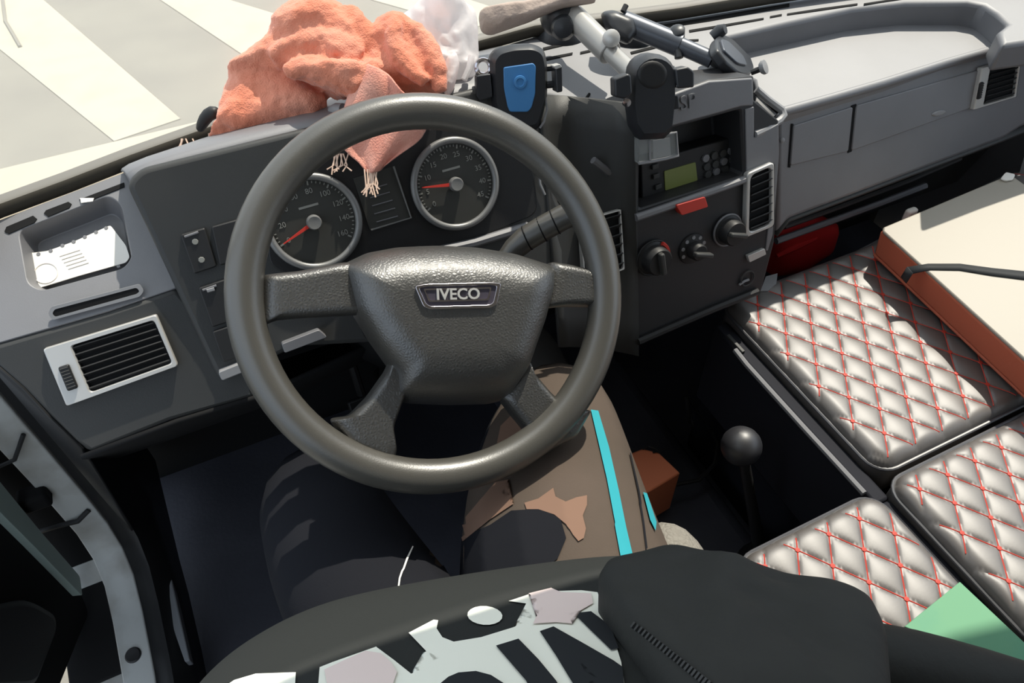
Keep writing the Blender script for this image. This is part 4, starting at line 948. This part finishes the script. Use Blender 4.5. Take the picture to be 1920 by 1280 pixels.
# ================================================================== THE DRIVER
per = thing('person', 'driver in black graphic shirt, brown camouflage trousers and black jacket', 'person', (.13, .0, .38))
def skin(name, chains, mat_, parent, sub=2):
    """one continuous surface grown round a skeleton: chains of (x, y, z, radius[, radius2]) sharing joints"""
    vs = []; es = []; rs = []; ix = {}
    for ch in chains:
        prev = None
        for q in ch:
            k = tuple(round(c, 4) for c in q[:3])
            if k not in ix: ix[k] = len(vs); vs.append(q[:3]); rs.append((q[3], q[4] if len(q) > 4 else q[3]))
            if prev is not None: es.append((prev, ix[k]))
            prev = ix[k]
    me = bpy.data.meshes.new(name); me.from_pydata(vs, es, []); me.materials.append(mat_)
    o = bpy.data.objects.new(name, me); COL.objects.link(o); adopt(o, parent)
    sk = o.modifiers.new('skin', 'SKIN'); sk.use_smooth_shade = True
    for i, r in enumerate(rs): me.skin_vertices[0].data[i].radius = r
    me.skin_vertices[0].data[0].use_root = True
    s = o.modifiers.new('sub', 'SUBSURF'); s.levels = s.render_levels = sub
    return o
# trousers: pelvis and two legs
trou = skin('trousers', [[(.125, -.02, .46, .15, .12), (.06, .05, .47, .13), (.02, .22, .475, .105), (-.02, .44, .47, .09), (-.025, .54, .44, .082), (-.01, .68, .28, .066), (.0, .78, .13, .056)],
                         [(.125, -.02, .46, .15, .12), (.165, .08, .475, .13), (.182, .27, .470, .138), (.245, .43, .462, .118), (.315, .54, .435, .082), (.39, .66, .27, .064), (.455, .745, .165, .052)]], M_trou, per)
def shoe(c, d, nm):
    d = V(d).normalized(); s = V((d.y, -d.x, 0)); vs = []
    prof = [(-.09, .030, .05), (-.06, .037, .075), (0, .040, .07), (.07, .045, .052), (.13, .043, .042), (.165, .028, .032), (.175, .008, .025)]
    rows_ = []
    for a, w_, h in prof: rows_.append([V(c) + d * a + s * w_ * math.cos(t) + V((0, 0, max(0, h * math.sin(t)) if math.sin(t) > 0 else 0)) for t in [2 * math.pi * k / 16 for k in range(16)]])
    vs, fs = g_loft(rows_, True); fs += [tuple(range(16)), tuple(range(len(vs) - 16, len(vs)))]
    return mk(nm, vs, fs, M_shoe, per, subd=1)
shoe((.47, .80, .085), (.05, 1, .15), 'shoe'); shoe((.0, .80, .005), (0, 1, 0), 'shoe')
# shirt: lofted torso
secs = [(.40, .01, .02, .27, .24), (.46, .01, .02, .28, .27), (.52, .01, .02, .285, .283), (.58, .01, .02, .285, .287), (.63, .01, .015, .28, .275), (.68, .015, .0, .27, .248), (.74, .03, -.03, .255, .21), (.82, .05, -.09, .235, .165), (.90, .07, -.15, .22, .14), (.97, .09, -.19, .205, .12), (1.02, .10, -.22, .16, .10), (1.05, .10, -.235, .09, .07), (1.08, .10, -.24, .062, .06)]
rows_ = []
for (z, cx, cy, a, b) in secs:
    r_ = []
    for k in range(40):
        t = 2 * math.pi * k / 40; c_, s_ = math.cos(t), math.sin(t); e = 2 / (3.6 if z < .8 else 2.7)
        r_.append(V((cx + a * math.copysign(abs(c_) ** e, c_), cy + (b if s_ > 0 else min(b, .13)) * math.copysign(abs(s_) ** e, s_), z + .003 * math.sin(k * 1.3 + z * 40) * (z < .9))))
    ca, sa = math.cos(-.28), math.sin(-.28)
    rows_.append([V((.05 + (p.x - .05) * ca - p.y * sa, (p.x - .05) * sa + p.y * ca, p.z)) for p in r_])
vs, fs = g_loft(rows_, True); fs += [tuple(range(39, -1, -1)), tuple(range(len(vs) - 40, len(vs)))]
shirt = mk('shirt', vs, fs, M_shirt, per, subd=2, ang=180)
# body under the clothes: neck, head and arms in one surface (behind the viewpoint)
body = skin('body', [[(.125, -.2, .90, .13, .09), (.125, -.235, 1.03, .075, .06), (.125, -.245, 1.10, .055), (.125, -.235, 1.17, .062), (.125, -.235, 1.24, .082, .095), (.125, -.24, 1.31, .085, .10), (.125, -.25, 1.37, .05)]], M_skin, per, 2)
lathe('hair', V((.125, -.262, 1.27)), (0, -.25, 1), [(.09, -.08), (.102, -.02), (.105, .05), (.085, .10), (.045, .13), (0, .138)], M_hair, per, seg=24)
for s in (-1, 1): lathe('ear', V((.125 + s * .088, -.24, 1.255)), (s, 0, 0), [(.0, -.01), (.024, -.004), (.026, .004), (.016, .010), (0, .010)], M_skin, per, seg=12)
# jacket: right front panel on the lap and right sleeve; left sleeve beside the body
JP = Plane((.22, .165, .742), V((.22, .48, .85)))
jk = [(1118, 1086), (1140, 1062), (1180, 1048), (1250, 1030), (1320, 1050), (1400, 1072), (1500, 1098), (1590, 1110), (1640, 1132), (1662, 1180), (1672, 1300), (1668, 1420), (1400, 1460), (1330, 1400), (1255, 1300), (1190, 1200), (1150, 1140)]
jn = JP.n
vs, fs = g_pillow(JP.pts(rp(jk, 22, 4)), jn, .022, .6, 22, .05)
o_v = []; NJ = len(rp(jk, 22, 4))
for iv, v_ in enumerate(vs):
    kf = min(1, max(0, iv // NJ - 2) / 8); q = v_ * 14; d_ = (v_ - JP(1130, 1085)).length
    o_v.append(v_ + jn * kf * (.007 * noise.noise(q) + .005 * noise.noise(q * 2.3) + .005 * math.sin(q.x * 2.2 - q.y * 3.0 + 3 * noise.noise(q * .7))) + jn * (.0035 * math.sin((v_.x * .4 + v_.y) * 150) * max(0, 1 - d_ / .07)))
jacket = mk('jacket', o_v, fs, M_jacket, per, ang=180)
bj = bvh_of(jacket)
zg = G()
for k in range(22):
    t = k / 21; x, y = 1190 + 140 * t, 1172 + 112 * t
    r = ray(x, y).normalized(); h, n_, i_, d_ = bj.ray_cast(CAM, r)
    if h is not None:
        n_ = -n_ if n_.dot(r) > 0 else n_
        zg.add(*g_box(h + n_ * .0008, .0042, .0018, .002, (rt * .6 - dn * .8).normalized(), n_.cross((rt * .6 - dn * .8).normalized()).normalized()))
zg.mk('zip_teeth', M_dashd, jacket)['kind'] = 'stuff'
tube('sleeve', [V((.33, -.21, .93)), V((.42, -.16, .80)), dp(2020, 1372, .72), dp(1900, 1332, .735), dp(1760, 1288, .745), dp(1650, 1256, .745), dp(1560, 1240, .73)], [.085, .085, .062, .052, .050, .048, .04], M_jacket, per, seg=18, subd=1)
tube('sleeve', [V((-.10, -.21, .93)), V((-.22, -.23, .82)), V((-.34, -.26, .64)), V((-.36, -.18, .54)), V((-.36, -.06, .50))], [.085, .07, .062, .055, .045], M_jacket, per, seg=18, subd=1)
jb = [[V((x, -.335 + .0 * z, z)) for x in (-.09, .0, .125, .25, .34)] for z in (.45, .6, .8, .98)]
mk('jacket_back', *g_loft(jb), M_jacket, per, solid=.02)
# hands: palm with five fingers, resting low beside the seat, out of the picture
def hand(c, fwd_, up_, side):
    c = V(c); f = V(fwd_).normalized(); u = V(up_).normalized(); s = f.cross(u).normalized() * side
    ch = [[(*(c - f * .05), .024, .02), (*c, .030, .016), (*(c + f * .035), .036, .014)]]
    for k, (o, L) in enumerate(((-.028, .062), (-.010, .075), (.010, .08), (.028, .07))):
        b = c + f * .035
        q1 = c + f * .05 + s * o; q2 = q1 + f * L * .45 - u * .008; q3 = q2 + f * L * .3 - u * .016; q4 = q3 + f * L * .2 - u * .018
        ch.append([(*b, .036, .014), (*q1, .0095), (*q2, .009), (*q3, .0085), (*q4, .0075)])
    q1 = c - s * .034 + f * .0; q2 = q1 - s * .018 + f * .03 - u * .006; q3 = q2 + f * .028 - u * .008
    ch.append([(*c, .030, .016), (*q1, .013), (*q2, .0105), (*q3, .009)])
    h = skin('hand', ch, M_skin, per, 1); return h
hand((-.36, .0, .49), (.0, 1, -.1), (0, .1, 1), 1)

# prints and patches on the clothes
bs = bvh_of(shirt); bt_ = bvh_of(trou)
def S(l): return [(340 + x / 2.1333, 1000 + y / 2.1333) for x, y in l]
decal('cream_lettering', S([(780, 458), (850, 510), (920, 566), (1048, 515), (975, 470), (910, 402), (1010, 350), (1028, 352), (1022, 385), (1045, 420), (1090, 438), (1200, 420), (1330, 380), (1400, 345), (1455, 295), (1380, 285), (1310, 275), (1400, 245), (1480, 222), (1500, 235), (1600, 232), (1665, 240), (1720, 390), (1760, 520), (1790, 720), (1790, 800), (1500, 820), (1000, 820), (600, 800), (548, 700), (550, 600), (555, 540), (605, 520)]), bs, .0012, M_cream, per)
decal('cream_lettering', S([(215, 590), (300, 565), (460, 560), (455, 640), (455, 800), (200, 800), (170, 620)]), bs, .0012, M_cream, per)
decal('cream_dot', S([(1215 + 70 * math.cos(a) + 6 * math.sin(a), 333 + 38 * math.sin(a)) for a in [k * math.pi / 9 for k in range(18)]]), bs, .0012, M_cream, per)
for q in ([(1260, 460), (1350, 432), (1430, 515), (1500, 600), (1560, 700), (1440, 720), (1380, 600)],
          [(1435, 402), (1490, 383), (1600, 445), (1730, 520), (1765, 545), (1775, 640), (1700, 660), (1670, 597), (1580, 505), (1620, 570), (1640, 640), (1600, 660), (1560, 600), (1500, 500)],
          [(1570, 330), (1640, 322), (1690, 360), (1722, 395), (1750, 470), (1720, 478), (1640, 400)],
          [(1040, 610), (1070, 585), (1110, 568), (1180, 562), (1240, 578), (1290, 610), (1320, 680), (1040, 700)]):
    decal('black_lettering', S(q), bs, .0024, M_inkb, per)
decal('pink_patch', S([(575, 555), (650, 520), (740, 480), (800, 490), (840, 525), (865, 565), (850, 610), (820, 680), (600, 680)]), bs, .0024, M_pinkp, per)
decal('pink_patch', S([(1390, 250), (1480, 228), (1520, 245), (1640, 250), (1648, 290), (1600, 318), (1545, 332), (1565, 372), (1500, 366), (1408, 372), (1420, 345), (1460, 300)]), bs, .0024, M_pinkp, per)
decal('navy_camouflage', [(740, 1118), (770, 1060), (835, 1000), (860, 1010), (920, 985), (960, 958), (1020, 955), (1052, 975), (1062, 1010), (1046, 1048), (1010, 1078), (980, 1140), (850, 1200), (700, 1230)], bt_, .0016, M_navy, per)
decal('tan_camouflage', [(984, 944), (1010, 936), (1038, 916), (1042, 932), (1060, 942), (1080, 934), (1100, 930), (1100, 948), (1092, 968), (1098, 992), (1094, 1010), (1084, 1016), (1074, 1004), (1062, 984), (1040, 966), (1010, 956), (988, 956)], bt_, .0018, M_tan, per, step=10)
decal('tan_camouflage', [(832, 1010), (862, 985), (888, 955), (930, 905), (955, 900), (940, 925), (965, 945), (920, 975), (870, 1015), (848, 1020)], bt_, .0018, M_tan, per, step=10)
decal('tan_camouflage', [(940, 800), (962, 778), (982, 790), (975, 815), (950, 835), (932, 838)], bt_, .0018, M_tan, per, step=10)
decal('cyan_piping', [(1106, 770), (1120, 772), (1140, 840), (1158, 920), (1172, 990), (1186, 1050), (1187, 1062), (1166, 1062), (1150, 975), (1136, 900), (1120, 830)], bt_, .0022, M_cyan, per, step=10)
decal('cyan_piping', [(1203, 924), (1210, 926), (1228, 980), (1226, 996), (1216, 976)], bt_, .0022, M_cyan, per, step=8)
decal('seam', [(1178, 850), (1180, 850), (1196, 920), (1206, 980), (1212, 1030), (1209, 1030), (1203, 980), (1193, 920)], bt_, .0022, M_navy, per, step=10)
decal('seam', [(745, 1108), (748, 1085), (760, 1050), (772, 1026), (774, 1027), (763, 1052), (751, 1086), (748, 1108)], bt_, .0024, M_card, per, step=8)
